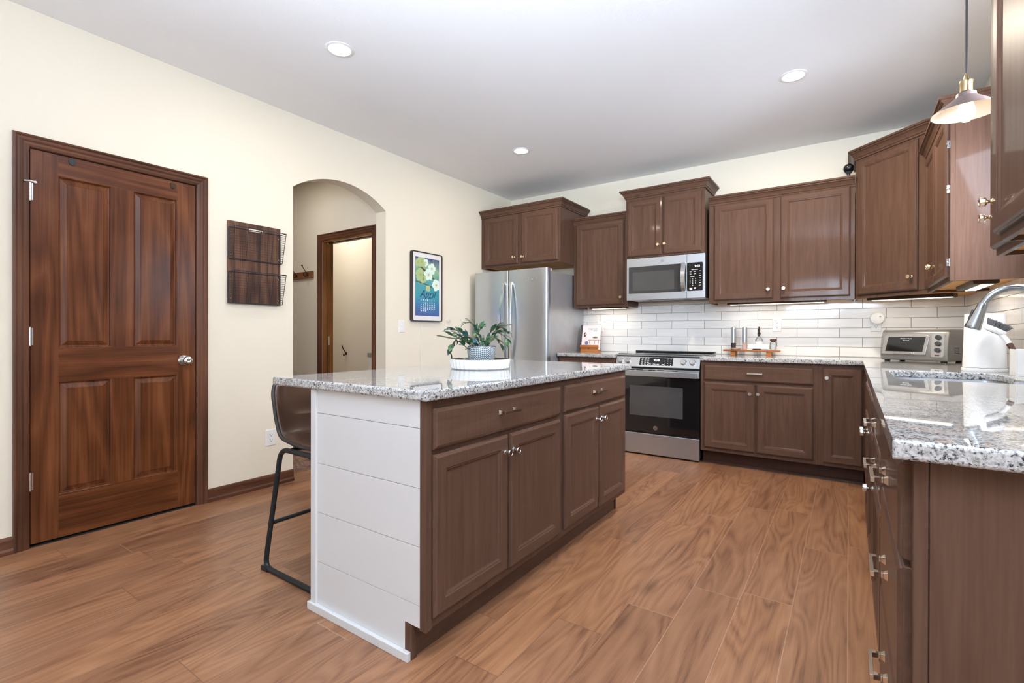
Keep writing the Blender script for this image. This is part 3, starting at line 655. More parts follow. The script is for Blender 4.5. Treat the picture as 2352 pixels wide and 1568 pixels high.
# corner post strips
MB().box(-.010, .018, -.008, .022, .114, .877).build('corner_post', 'cab', isl, bevel=.003)
MB().box(-.010, .018, .060, .092, .0, .126).build('corner_post', 'cab', isl, bevel=.003)
MB().box(IW-.012, IW+.004, .060, .085, .0, .114).build('corner_post', 'cab', isl, bevel=.002)
y = lambda v: v-IY0
add_drawer(isl, y(1.186), y(2.048), .712, .850, (y(1.599), .791)); add_drawer(isl, y(2.096), y(2.866), .718, .850, (y(2.455), .791))
add_door(isl, y(1.186), y(1.614), .150, .694, (y(1.584), .629), metal='chrome'); add_door(isl, y(1.628), y(2.049), .145, .694, (y(1.642), .629), metal='chrome')
add_door(isl, y(2.096), y(2.479), .148, .706, (y(2.440), .640), metal='chrome'); add_door(isl, y(2.493), y(2.866), .142, .706, (y(2.508), .640), metal='chrome')
# white planks on the near end (world coordinates)
m = MB(); zz = [.0, .1965, .3915, .5865, .7855, .877]
for a, b in zip(zz[:-1], zz[1:]):
    b2 = b-.0018 if b < .87 else b
    if a < .05: m.prism([(-1.745, 0), (-1.222, 0), (-1.222, .122), (-1.166, .122), (-1.166, b2), (-1.745, b2)], IY0-.0095, IY0, 'y')
    else: m.box(-1.745, -1.166, IY0-.0095, IY0, a, b2)
m.build('shiplap_panel', 'white_panel', isl, world=True, bevel=.0006, seg=1)
MB().box(-1.768, -1.735, IY0-.018, IY1, .0, .877).build('corner_trim', 'white_panel', isl, world=True, bevel=.002)
MB().box(-1.780, -1.208, IY0-.026, IY0-.0096, 0, .030).box(-1.780, -1.7685, IY0-.0096, IY1, 0, .030).build('base_trim', 'white_panel', isl, world=True, bevel=.002)
tag(cut(MB().box(-2.030, -1.116, IY0-.030, IY1+.030, .8785, .914).build('island_countertop', 'granite'), []), 'speckled grey granite countertop on the kitchen island', 'countertop')
o = bpy.data.objects['island_countertop']; b = o.modifiers.new('eased_edges', 'BEVEL'); b.width = .008; b.segments = 3; b.limit_method = 'ANGLE'
for p in o.data.polygons: p.use_smooth = True
o.data.set_sharp_from_angle(angle=math.radians(50))
# support legs of the overhang stay hidden: plain corbels under the seating side
# ------------------------------------------------------------------ back-run base cabinets
YF = 4.358
def base(name, label, org, rz, W, D, doors, drawers, toe=True, hollow=False):
    t = thing(name, label, 'cabinet', (org[0], org[1], 0), rz)
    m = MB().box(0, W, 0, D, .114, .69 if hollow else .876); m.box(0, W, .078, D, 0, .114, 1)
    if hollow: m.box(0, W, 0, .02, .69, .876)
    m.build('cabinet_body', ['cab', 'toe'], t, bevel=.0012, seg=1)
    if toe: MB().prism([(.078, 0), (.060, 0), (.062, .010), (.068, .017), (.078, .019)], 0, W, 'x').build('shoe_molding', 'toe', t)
    for d in drawers: add_drawer(t, *d)
    for d in doors: add_door(t, *d, metal='chrome')
    return t
base('base_cabinet', 'narrow base cabinet between refrigerator and range', (-2.425, YF), 0, .605, .60, [(.03, .575, .14, .695, (.53, .62))], [(.03, .575, .717, .846, (.30, .785))])
base('base_cabinet', 'two-door base cabinet with long drawer right of the range', (-1.041, YF), 0, .852, .60,
     [(.030, .420, .145, .697, (.387, .622)), (.431, .822, .145, .697, (.447, .624))], [(.030, .822, .716, .846, (.422, .786))])
base('base_cabinet', 'single narrow-door base cabinet in the back right corner', (-.189, YF), 0, .284, .60, [(.030, .275, .140, .852, (.055, .779))], [])
RX = .095
base('base_cabinet', 'sink base cabinet on the right run below the sink', (RX, 3.30), ROT_RIGHT, 1.0, .63, [(.03, .49, .14, .70, (.455, .650)), (.51, .97, .14, .70, (.545, .650))], [(.03, .97, .72, .85)], hollow=True)
base('base_cabinet', 'right run base cabinet with two small drawers over a door', (RX, 2.299), ROT_RIGHT, .56, .63, [(.02, .54, .14, .58, (.06, .53))], [(.02, .54, .752, .862, (.28, .806)), (.02, .54, .600, .738, (.28, .670))])
t = base('drawer_base_cabinet', 'three-drawer base cabinet with brown end panel nearest the camera', (RX, 1.738), ROT_RIGHT, .606, .63, [],
     [(.008, .600, .688, .868, (.30, .768)), (.008, .600, .420, .674, (.30, .553)), (.008, .600, .130, .406, (.30, .318))])
MB().box(.6065, .6185, .0, .63, .0, .876).box(.6185, .6245, .0, .0205, .0, .876).box(.6185, .6235, .0222, .63, 0, .876).build('end_panel', 'cab', t, bevel=.001, seg=1)
base('base_cabinet', 'blind corner filler of the right base run', (RX, 4.357), ROT_RIGHT, 1.056, .63, [], [], toe=False)

# countertops
ZT = .914
def eased(o, w=.009, seg=3):
    b = o.modifiers.new('eased_edges', 'BEVEL'); b.width = w; b.segments = seg; b.limit_method = 'ANGLE'; b.angle_limit = math.radians(50); return o
o = MB().box(-2.432, -1.816, 4.323, YB-.0095, .8785, ZT).build('countertop', 'granite', org=(-2.1, 4.6, .8785)); eased(o)
tag(o, 'short granite countertop between refrigerator and range', 'countertop')
o = MB().prism([(-1.044, 4.323), (.083, 4.323), (.064, 1.085), (XR-.0095, 1.085), (XR-.0095, YB-.0095), (-1.044, YB-.0095)], .8785, ZT, 'z').build('countertop', 'granite')
SK = (.172, .590, 2.600, 3.235)
cut(o, [MB().prism(rrect(*SK, .06), .85, .95, 'z')]); eased(o, .007)
tag(o, 'long L-shaped granite countertop holding the sink and toaster oven', 'countertop')
sk = thing('kitchen_sink', 'stainless undermount sink set in the granite by the window', 'sink', (.38, 2.92, .70))
pts = rrect(SK[0]-.006, SK[1]+.006, SK[2]-.006, SK[3]+.006, .064); pin = rrect(SK[0], SK[1], SK[2], SK[3], .06); pbot = rrect(SK[0]+.02, SK[1]-.02, SK[2]+.02, SK[3]-.02, .05)
n = len(pin); rings_ = [[(p[0], p[1], .8778) for p in pts], [(p[0], p[1], .8778) for p in pin], [(p[0], p[1], .72) for p in pbot]]
m = MB(); vs = sum(rings_, []); fs = [(j*n+i, j*n+(i+1) % n, (j+1)*n+(i+1) % n, (j+1)*n+i) for j in range(2) for i in range(n)]+[tuple(2*n+i for i in range(n))]
m.add(vs, fs); ob = m.build('basin', 'sink', sk, world=True, smooth=True); sm = ob.modifiers.new('gauge', 'SOLIDIFY'); sm.thickness = .002; sm.offset = 1
MB().lathe([(.055, 0), (.055, .003), (.04, .004), (.035, .001)], xf((.40, 2.92, .7225)), 24).build('drain', 'chrome', sk, world=True, smooth=True)

# ------------------------------------------------------------------ refrigerator
fr = thing('refrigerator', 'stainless french-door refrigerator beside the left wall', 'refrigerator', (-2.90, 4.94, 0))
FX0, FX1, FYD, FT = -3.352, -2.440, 4.140, 1.760; fm0 = -2.905
MB().box(FX0+.012, FX1-.004, 4.215, 4.935, .02, 1.735).build('cabinet_body', 'steel_grey', fr, world=True, bevel=.006)
MB().box(fm0-.0028, fm0+.0028, FYD+.0015, 4.206, .747, 1.757).build('door_gap_filler', 'black', fr, world=True)  # black strip filling the slit between the doors so it reads as shade
MB().box(FX0+.014, FX1-.006, 4.20, 4.9, 0, .055).build('kick_grille', 'black', fr, world=True)
fm = -2.905
def fdoor(x0, x1, z0, z1, name):
    r0, r1 = (.016 if x0 < FX0+.01 else .005), (.016 if x1 > FX1-.01 else .005)
    bow = [(x0, 4.208), (x0, FYD+r0*.9), (x0+r0*.35, FYD+r0*.25), (x0+r0, FYD)]
    nn = 8
    for i in range(1, nn): bow.append((x0+r0+(x1-x0-r0-r1)*i/nn, FYD-.007*math.sin(PI*i/nn)))
    bow += [(x1-r1, FYD), (x1-r1*.35, FYD+r1*.25), (x1, FYD+r1*.9), (x1, 4.208)]
    return MB().prism(bow, z0, z1, 'z').build(name, 'steel_v', fr, world=True, smooth=True, ang=50)
dl = fdoor(FX0, fm-.003, .745, FT, 'door'); d2 = fdoor(fm+.003, FX1, .745, FT, 'door'); fz = fdoor(FX0, FX1, .075, .735, 'freezer_drawer')
for (d_, x_, s_) in ((dl, fm-.044, -1), (d2, fm+.044, 1)):
    pts = []
    for i in range(13):
        q = i/12; pts.append((x_+s_*(.018*math.sin(PI*q)), FYD-.018-.050*math.sin(PI*min(1, max(0, q))) , .845+q*.785))
    m = MB()
    for (pa, pb) in zip(pts[:-1], pts[1:]):
        m.add([(pa[0]-.013, pa[1]-.006, pa[2]), (pa[0]+.013, pa[1]-.006, pa[2]), (pa[0]+.013, pa[1]+.006, pa[2]), (pa[0]-.013, pa[1]+.006, pa[2]),
               (pb[0]-.013, pb[1]-.006, pb[2]), (pb[0]+.013, pb[1]-.006, pb[2]), (pb[0]+.013, pb[1]+.006, pb[2]), (pb[0]-.013, pb[1]+.006, pb[2])],
              [(0, 1, 5, 4), (1, 2, 6, 5), (2, 3, 7, 6), (3, 0, 4, 7)])
    for zz in (.852, 1.622): m.box(x_-.012, x_+.012, FYD-.022, FYD+.002, zz-.012, zz+.012)
    hnd = m.build('handle', 'chrome', fr, world=True); hnd.parent = d_
MB().text('Whirlpool', .034, xf((-2.62, FYD-.0066, 1.655), rx=PI/2)).build('lettering', 'chrome', d2, world=False).parent = d2
bpy.data.objects['lettering'].location = (-fr.location.x, -fr.location.y, -fr.location.z)
for (x0, x1) in ((FX1-.10, FX1-.02), (FX0+.02, FX0+.10)):
    MB().box(x0, x1, FYD+.045, 4.27, 1.7355, 1.764).build('hinge_cover', 'offwhite', fr, world=True, bevel=.006)

# ------------------------------------------------------------------ range
rg = thing('range', 'stainless slide-in electric range with black glass oven door', 'range', (-1.431, 4.95, 0))
GX0, GX1, GY = -1.8105, -1.0500, 4.352
MB().box(GX0, GX1, GY+.03, 4.94, .03, .905).build('range_body', 'black', rg, world=True)
MB().box(GX0-.004, GX1+.004, GY+.075, 4.935, .9145, .921).build('cooktop', 'glass_black', rg, world=True, bevel=.002)
MB().box(GX0-.004, GX1+.004, 4.880, 4.948, .9215, .936).build('rear_trim', 'black', rg, world=True, bevel=.004)
pan = [(GY+.028, .800), (GY-.004, .803), (GY-.006, .808), (GY+.034, .902), (GY+.045, .912), (GY+.075, .9155), (GY+.075, .800)]
MB().prism(pan, GX0, GX1, 'x').build('control_panel', 'steel_h', rg, world=True)
pa = math.atan2(.040, .094)    # lean of the panel
def PT(x, z, out=.0):          # a point on the leaning panel
    q = (z-.808)/.094; yy = GY-.006+.040*q
    return xf((x, yy-out, z), rx=PI/2-pa)
m = MB(); T = PT(-1.431, .855, .0008); m.box(-.152, .150, -.036, .036, 0, .0016, 0, T); m.build('display', 'glass_black', rg, world=True)
m = MB(); m.text('9:18', .030, PT(-1.428, .866, .0026)); m.build('clock', 'led', rg, world=True)
m = MB()
for i in range(4):
    for j in range(3): m.box(-.010, .006, -.0018, .0018, 0, .0005, 0, PT(-1.556+j*.027, .883-i*.018, .0026))
m.build('oven_key_marks', 'mark', rg, world=True); m = MB()
for i in range(4):
    for j in range(3): m.box(-.0025, .0025, -.003, .003, 0, .0005, 0, PT(-1.352+j*.027, .880-i*.018, .0026))
m.build('burner_key_marks', 'mark', rg, world=True); m = MB()
for dx in (-.085, -.045, -.012, .035): m.box(-.012, .012, -.0018, .0018, 0, .0005, 0, PT(-1.40+dx, .832, .0026))
m.build('timer_key_marks', 'mark', rg, world=True)
for x_ in (-1.768, -1.694, -1.188, -1.111):
    T = PT(x_, .855, .0005); kb = MB().lathe([(.027, 0), (.027, .004), (.0245, .006), (.023, .024), (.021, .026), (.0002, .026)], T, 28); kb.box(-.0045, .0045, -.022, .022, .0255, .033, 0, T)
    kb.build('control_knob', 'chrome', rg, world=True, smooth=True)
MB().box(GX0+.002, GX1-.002, GY-.002, GY+.03, .212, .775).build('oven_door', 'glass_black', rg, world=True, bevel=.003)
od = bpy.data.objects['oven_door']
MB().box(-1.674, -1.190, GY-.0035, GY-.0022, .36, .632).build('window_glass', 'oven_window', rg, world=True).parent = od
hb = MB().box(GX0+.002, GX1-.002, GY-.003, GY+.02, .720, .786); hb.build('door_top_rail', 'steel_h', rg, world=True, bevel=.002).parent = od
hb = MB().box(GX0+.012, GX1-.012, GY-.052, GY-.036, .722, .772).box(GX0+.012, GX0+.055, GY-.038, GY-.003, .726, .768).box(GX1-.055, GX1-.012, GY-.038, GY-.003, .726, .768)
hb.build('handle', 'steel_h', rg, world=True, bevel=.003).parent = od
vt = MB()
for (a, b) in ((.03, .075), (.125, .185), (.20, .26), (.315, .38), (.395, .46), (.53, .575)): vt.box(GX0+a, GX0+b, GY-.0036, GY-.003, .774, .780)
vt.build('vent_slots', 'gap', rg, world=True).parent = od
m = MB().lathe([(.019, 0), (.019, .0012)], xf((-1.432, GY-.0022, .256), rx=PI/2), 28); lg = m.build('badge', 'chrome', rg, world=True); lg.parent = od
m = MB().text('GE', .020, xf((-1.432, GY-.0042, .256), rx=PI/2), shear=.2); e = m.build('badge_letters', 'black', rg, world=True); e.parent = od
MB().box(GX0+.002, GX1-.002, GY-.002, GY+.03, .014, .198).build('storage_drawer', 'steel_h', rg, world=True, bevel=.003)
MB().box(GX0+.02, GX1-.02, GY+.04, 4.9, .0, .03).build('base', 'black', rg, world=True)

# ------------------------------------------------------------------ microwave
mw = thing('microwave', 'stainless over-the-range microwave with black window', 'microwave', (-1.43, 4.96, 1.43))
QX0, QX1, QY = -1.790, -1.057, 4.568
MB().box(QX0+.004, QX1-.004, QY+.03, 4.955, 1.432, 1.838).build('microwave_body', 'black', mw, world=True, bevel=.003)
MB().box(QX0, -1.2185, QY, QY+.029, 1.430, 1.832).build('door', 'steel_h', mw, world=True, bevel=.003)
md = [o for o in C.objects if o.name.startswith('door') and o.parent == mw][0]
MB().box(-1.2165, QX1, QY, QY+.029, 1.430, 1.832).build('control_column', 'steel_h', mw, world=True, bevel=.003)
MB().prism(rrect(-1.768, -1.222, 1.494, 1.752, .008), QY-.002, QY-.0003, 'y').build('door_glass', 'mw_glass', mw, world=True).parent = md
MB().prism(rrect(-1.728, -1.330, 1.520, 1.700, .008), QY-.0026, QY-.0021, 'y').build('window_screen', 'oven_window', mw, world=True).parent = md
hp = MB()
pts = [(-1.243, QY-.016-.022*math.sin(PI*i/10), 1.497+i*.0255) for i in range(11)]
for (pa_, pb_) in zip(pts[:-1], pts[1:]):
    hp.add([(pa_[0]-.018, pa_[1]-.006, pa_[2]), (pa_[0]+.018, pa_[1]-.006, pa_[2]), (pa_[0]+.018, pa_[1]+.006, pa_[2]), (pa_[0]-.018, pa_[1]+.006, pa_[2]),
            (pb_[0]-.018, pb_[1]-.006, pb_[2]), (pb_[0]+.018, pb_[1]-.006, pb_[2]), (pb_[0]+.018, pb_[1]+.006, pb_[2]), (pb_[0]-.018, pb_[1]+.006, pb_[2])], [(0, 1, 5, 4), (1, 2, 6, 5), (2, 3, 7, 6), (3, 0, 4, 7), (0, 1, 2, 3), (4, 5, 6, 7)])
for zz in (1.50, 1.749): hp.box(-1.259, -1.227, QY-.018, QY-.002, zz-.008, zz+.008)
hp.build('handle', 'chrome', mw, world=True).parent = md
MB().prism(rrect(-1.2135, -1.078, 1.496, 1.752, .008), QY-.0018, QY-.0003, 'y').build('control_panel', 'glass_black', mw, world=True)
MB().text('9:18', .026, xf((-1.125, QY-.0026, 1.718), rx=PI/2)).build('clock', 'led', mw, world=True)
m = MB()
for i in range(4):
    for j in range(3): m.text(['1', '2', '3', '4', '5', '6', '7', '8', '9', '', '0', ''][i*3+j] or '.', .014, xf((-1.188+j*.024, QY-.0026, 1.605-i*.020), rx=PI/2))
m.build('keypad_digits', 'mark', mw, world=True); m = MB()
for i in range(7): m.box(-1.110, -1.092, QY-.0026, QY-.0020, 1.672-i*.0215, 1.675-i*.0215)
m.build('side_key_marks', 'mark', mw, world=True); m = MB()
for j in range(2):
    for i in range(2): m.box(-1.192+j*.038, -1.174+j*.038, QY-.0026, QY-.002, 1.648+i*.020, 1.6505+i*.020)
m.box(-1.175, -1.120, QY-.0026, QY-.002, 1.686, 1.6885); m.box(-1.185, -1.150, QY-.0026, QY-.002, 1.622, 1.6245)
m.build('preset_key_marks', 'mark', mw, world=True); m = MB()
m.box(-1.192, -1.168, QY-.0026, QY-.002, 1.508, 1.524); m.box(-1.152, -1.136, QY-.0026, QY-.002, 1.514, 1.526)
m.build('start_key_marks', 'mark', mw, world=True)
m = MB().lathe([(.0155, 0), (.0155, .0012)], xf((-1.443, QY-.0002, 1.790), rx=PI/2), 28); e = m.build('badge', 'grey_plastic', mw, world=True); e.parent = md
MB().text('GE', .016, xf((-1.443, QY-.0022, 1.790), rx=PI/2), shear=.2).build('badge_letters', 'chrome', mw, world=True).parent = md
MB().box(-1.74, -1.62, QY+.06, QY+.16, 1.428, 1.4325).build('lamp_cover', 'white', mw, world=True)
MB().box(-1.20, -1.08, QY+.05, QY+.15, 1.428, 1.4325).build('lamp_cover', 'white', mw, world=True)
MB().box(-1.56, -1.27, QY+.05, QY+.10, 1.426, 1.4325).build('vent_grille', 'steel_grey', mw, world=True, bevel=.002)

# ------------------------------------------------------------------ recessed lights, pendant
def can(label, x, y, power):
    t = thing('recessed_light', label, 'ceiling light', (x, y, ZC), 0, 'recessed ceiling lights')
    MB().lathe([(.062, -.0005), (.079, -.0005), (.0795, -.003), (.072, -.0055), (.062, -.005)], n=36, cap=False).build('trim_ring', 'white', t, smooth=True)
    MB().lathe([(.0615, -.0035), (.0001, -.0055)], n=36, cap=False).build('lens', 'lamp_lens', t, smooth=True)
    area('can_glow', (0, 0, -.012), (0, 0, 0), .12, .12, power, (1, .88, .70), 'DISK', t)
can('round recessed ceiling light nearest the pantry door', -2.437, 1.765, 6)
can('round recessed ceiling light nearest the refrigerator', -2.431, 3.662, 6)
can('round recessed ceiling light nearest the angled corner cabinet', -.296, 3.583, 28)
px_, py_ = .410, 2.82
pd = thing('pendant_lamp', 'small metal cone pendant lamp with glowing bulb over the sink', 'pendant lamp', (px_, py_, ZC))
MB().lathe([(.055, -.0005), (.055, -.018), (.03, -.026), (.006, -.028)], n=28).build('canopy', 'brass', pd, smooth=True)
zs = 2.050-ZC
MB().tube([(0, 0, -.026), (0, 0, zs+.150)], .0038, 10).build('cord', 'cord', pd, smooth=True)
MB().lathe([(.0045, zs+.165), (.008, zs+.150), (.010, zs+.136), (.0225, zs+.134), (.0235, zs+.128), (.0215, zs+.122), (.0215, zs+.088), (.0185, zs+.084), (.0185, zs+.070)], n=28).build('socket', 'brass', pd, smooth=True)
m = MB(); m.lathe([(.020, zs+.082), (.033, zs+.080), (.034, zs+.072), (.036, zs+.064), (.114, zs+.004), (.1165, zs), (.1140, zs+.0005), (.035, zs+.061), (.020, zs+.064)], n=48, cap=False, mi=0)
mi_ = []
for j in range(8): mi_ += [1 if j >= 5 else 0]*48
m.mi = mi_
m.build('lamp_shade', ['shade', 'shade_in'], pd, smooth=True, recalc=False)
MB().lathe([(.0001, zs-.042), (.012, zs-.039), (.024, zs-.028), (.0305, zs-.010), (.030, zs+.010), (.022, zs+.036), (.0155, zs+.058), (.0135, zs+.072)], n=24).build('bulb', 'bulb', pd, smooth=True)
pl = bpy.data.lights.new('pendant_glow', 'POINT'); pl.energy = .8; pl.color = (1, .76, .46); pl.shadow_soft_size = .035
po = bpy.data.objects.new('pendant_glow', pl); C.objects.link(po); po.location = (0, 0, zs-.085); po.parent = pd
# unseen lights added to brighten the side room and the hall
hl = bpy.data.lights.new('hall_glow', 'AREA'); hl.shape = 'DISK'; hl.size = .9; hl.energy = 11; hl.color = (1, .95, .86)
ho = bpy.data.objects.new('hall_glow', hl); C.objects.link(ho); ho.location = (-5.3, 3.58, 2.66)
hl2 = bpy.data.lights.new('hall_glow', 'AREA'); hl2.shape = 'DISK'; hl2.size = .3; hl2.energy = 6.5; hl2.color = (1, .95, .86)
ho2 = bpy.data.objects.new('hall_glow', hl2); C.objects.link(ho2); ho2.location = (-4.4, 2.3, 2.68)

# ------------------------------------------------------------------ outlets, switch, sensor
def plate(name, label, cat, loc, rz, duplex=True, sw=False):
    t = thing(name, label, cat, loc, rz)
    MB().rings(-.036, .036, -.059, .059, [(0, 0), (0, -.003), (.004, -.006), (.006, -.006)]).build('cover_plate', 'white', t)
    if sw: MB().box(-.006, .006, -.007, -.0062, -.013, .013).box(-.0045, .0045, -.016, -.0065, -.001, .008).build('toggle', 'white', t)
    else:
        for zc in (-.019, .019):
            MB().prism(rrect(-.0165, .0165, zc-.0135, zc+.0135, .006), -.0075, -.0060, 'y').build('socket', 'white', t)
            MB().box(-.008, -.0056, -.0082, -.0074, zc-.001, zc+.008).box(.0056, .008, -.0082, -.0074, zc-.001, zc+.007).lathe([(.003, 0), (.003, .0008)], xf((0, -.0074, zc-.007), rx=PI/2), 10).build('slots', 'slot', t)
    return t
plate('outlet_plate', 'white outlet plate low on the wall behind the bar stool', 'outlet', (XL, 1.912, .350), ROT_LEFT)
plate('light_switch', 'white light switch between archway and framed calendar', 'light switch', (XL, 3.165, 1.172), ROT_LEFT, sw=True)
plate('outlet_plate', 'white outlet plate on the tile above the raised wooden board', 'outlet', (-.530, YB-.0095, 1.187), 0)
plate('outlet_plate', 'white outlet plate on the tile behind the toaster oven, with plug-in', 'outlet', (.183, YB-.0095, 1.185), 0)
plate('outlet_plate', 'white outlet plate on the tile behind the cookbook', 'outlet', (-2.243, YB-.0095, 1.185), 0)
plate('outlet_plate', 'white outlet plate on the side wall tile above the dish brush', 'outlet', (XR-.0095, 3.20, 1.150), ROT_RIGHT)
t = thing('air_freshener', 'round white plug-in disc on the outlet above the toaster oven', 'plug-in', (.190, YB-.0175, 1.235), 0)
MB().lathe([(.030, 0), (.044, .006), (.049, .014), (.049, .030), (.045, .036), (.038, .0375), (.0001, .0375)], xf(rx=PI/2), 36).build('disc', 'white', t, smooth=True)
MB().box(-.018, .018, .0, .0006, -.02, .02).build('plug_body', 'white', t)
MB().lathe([(.006, 0), (.006, .0005)], xf((.018, -.0374, .012), rx=PI/2), 12).build('button', 'grey_plastic', t)
t = thing('wall_sensor', 'small round cream sensor on the wall right of the calendar', 'sensor', (XL, 3.808, 1.245), ROT_LEFT)
MB().lathe([(.026, 0), (.026, .010), (.022, .016), (.010, .019), (.0001, .0195)], xf(rx=PI/2), 28).build('sensor_dome', 'offwhite', t, smooth=True)

# ------------------------------------------------------------------ framed calendar screen
cal = thing('calendar_frame', 'dark framed april calendar screen with white blossoms on the wall', 'calendar', (XL, 3.478, 1.2225), ROT_LEFT)
CWd, CH = .418, .676
x0, x1 = -CWd/2, CWd/2
m = MB(); outer = rrect(x0, x1, 0, CH, .022); inner = rrect(x0+.010, x1-.010, .010, CH-.010, .016); n = len(outer)
vs = [(p[0], -.001, p[1]) for p in outer]+[(p[0], -.034, p[1]) for p in outer]+[(p[0], -.034, p[1]) for p in inner]+[(p[0], -.026, p[1]) for p in inner]
m.add(vs, [(j*n+i, j*n+(i+1) % n, (j+1)*n+(i+1) % n, (j+1)*n+i) for j in range(3) for i in range(n)]+[tuple(range(n)), tuple(3*n+i for i in range(n))])
m.build('frame', plain('dark_bronze_frame', (.045, .036, .032), .4, .3), cal)
MB().prism(inner, -.0275, -.0265, 'y').build('mat_board', paint('mat_board', lin(232, 229, 228), .7, .02), cal)
sx0, sx1, sz0, sz1 = x0+.045, x1-.045, .055, CH-.055
t = NT('calendar_picture'); c = t.n('ShaderNodeTexCoord'); s_ = t.n('ShaderNodeSeparateXYZ'); t.l(c.outputs['Object'], s_.inputs[0])
vz = t.math('DIVIDE', t.math('SUBTRACT', s_.outputs['Z'], sz0), sz1-sz0); nn = t.noise(t.coord((7, 1, 5)), 1, 3)
f = t.math('ADD', vz, t.math('MULTIPLY', t.math('SUBTRACT', nn, .5), .45))
cc = t.ramp(f, [(.0, lin(50, 70, 125)), (.18, lin(40, 100, 140)), (.38, lin(38, 125, 135)), (.55, lin(60, 130, 135)), (.72, lin(95, 145, 115)), (.85, lin(130, 160, 130)), (1, lin(60, 65, 110))])
t.base(cc); t.l(cc, t.b.inputs['Emission Color']); t.b.inputs['Emission Strength'].default_value = .35; t.rough(.2)
scr = MB().box(sx0, sx1, -.0285, -.0277, sz0, sz1).build('screen', t.m, cal)
bl = MB(); rnd = random.Random(3)
def petal_flower(cx_, cz_, r, mi=0, k=5, a0=0):
    for q in range(k):
        a = a0+2*PI*q/k; ox, oz = cx_+r*.52*math.cos(a), cz_+r*.52*math.sin(a)
        pts = [(ox+r*(.50+.07*math.sin(3.1*i+q*1.7+cx_*90))*math.cos(2*PI*i/12), oz+r*(.50+.07*math.cos(2.3*i+q*2.1))*math.sin(2*PI*i/12)) for i in range(12)]
        pts = [(min(sx1-.002, max(sx0+.002, p[0])), min(sz1-.002, max(sz0+.002, p[1]))) for p in pts]
        yq = -.0290-.0002*q
        bl.add([(p[0], yq, p[1]) for p in pts], [tuple(range(12))], mi)
    pts = [(cx_+r*.2*math.cos(2*PI*i/10), -.0303, cz_+r*.2*math.sin(2*PI*i/10)) for i in range(10)]; bl.add(pts, [tuple(range(10))], 2)
    for q in range(9):
        a = 2*PI*q/9+a0; p_ = (cx_+r*.36*math.cos(a), cz_+r*.36*math.sin(a)); bl.add([(p_[0]-.0022, -.0304, p_[1]-.0022), (p_[0]+.0022, -.0304, p_[1]-.0022), (p_[0]+.0022, -.0304, p_[1]+.0022), (p_[0]-.0022, -.0304, p_[1]+.0022)], [(0, 1, 2, 3)], 2)
gx = lambda q: sx0+(sx1-sx0)*q
gz = lambda q: sz0+(sz1-sz0)*q
def branch(pts, w):
    for (a, b) in zip(pts[:-1], pts[1:]):
        d = Vector((b[0]-a[0], b[1]-a[1])).normalized(); nx_, nz_ = -d.y*w, d.x*w
        bl.add([(a[0]+nx_, -.0288, a[1]+nz_), (a[0]-nx_, -.0288, a[1]-nz_), (b[0]-nx_, -.0288, b[1]-nz_), (b[0]+nx_, -.0288, b[1]+nz_)], [(0, 1, 2, 3)], 3)
branch([(gx(.08), gz(.88)), (gx(.30), gz(.81)), (gx(.45), gz(.76)), (gx(.68), gz(.69)), (gx(.88), gz(.60))], .009)
branch([(gx(.02), gz(.585)), (gx(.4), gz(.55)), (gx(.8), gz(.49))], .005)
petal_flower(gx(.20), gz(.70), .066, 1, 5, .3); petal_flower(gx(.30), gz(.64), .048, 1, 5, .9); petal_flower(gx(.26), gz(.93), .062, 1, 5, .2); petal_flower(gx(.10), gz(.90), .04, 1, 5, .5); petal_flower(gx(.42), gz(.92), .040, 0, 5, .9)
petal_flower(gx(.54), gz(.72), .060, 0, 5, .5); petal_flower(gx(.68), gz(.83), .055, 0, 5, .1); petal_flower(gx(.87), gz(.55), .060, 0, 5, .7); petal_flower(gx(.52), gz(.48), .034, 1, 4, .7)
bl.build('blossom_picture', [emis('blossom_white', lin(196, 214, 204), .3), emis('blossom_green', lin(150, 172, 122), .3), emis('blossom_heart', lin(170, 150, 84), .25), emis('blossom_branch', lin(82, 50, 36), .2)], cal, recalc=False)
tx = MB(); tx.text('April', .105, xf((.0, -.0292, gz(.375)), rx=PI/2), 0, .0002, .35); tx.text('2024', .022, xf((.035, -.0292, gz(.312)), rx=PI/2), 0, .0002)
tx.build('month_lettering', emis('navy_ink', lin(24, 44, 84), .2), cal)
tx = MB()
for j, ch in enumerate('SMTWTFS'): tx.text(ch, .020, xf((gx(.23+j*.092), -.0292, gz(.272)), rx=PI/2), 0, .0002)
for dday in range(1, 31):
    r_, c_ = divmod(dday, 7)
    tx.text(str(dday), .018, xf((gx(.23+c_*.092), -.0292, gz(.222-r_*.0345)), rx=PI/2), 0, .0002)
tx.build('date_lettering', emis('white_ink', (.9, .95, .95), .5), cal)
pts = [(XL+.008, 3.424, 1.224), (XL+.006, 3.414, 1.10), (XL+.006, 3.402, .97), (XL+.006, 3.410, .80), (XL+.006, 3.405, .60), (XL+.006, 3.42, .42)]
def smooth_path(P, k=6):
    out = []; P = [Vector(p) for p in P]
    for i in range(len(P)-1):
        p0 = P[max(0, i-1)]; p1 = P[i]; p2 = P[i+1]; p3 = P[min(len(P)-1, i+2)]
        for j in range(k):
            q = j/k; out.append(.5*((2*p1)+(-p0+p2)*q+(2*p0-5*p1+4*p2-p3)*q*q+(-p0+3*p1-3*p2+p3)*q**3))
    return out+[P[-1]]
MB().tube(smooth_path(pts), .0032, 8).build('power_cord', 'white', cal, world=True, smooth=True)

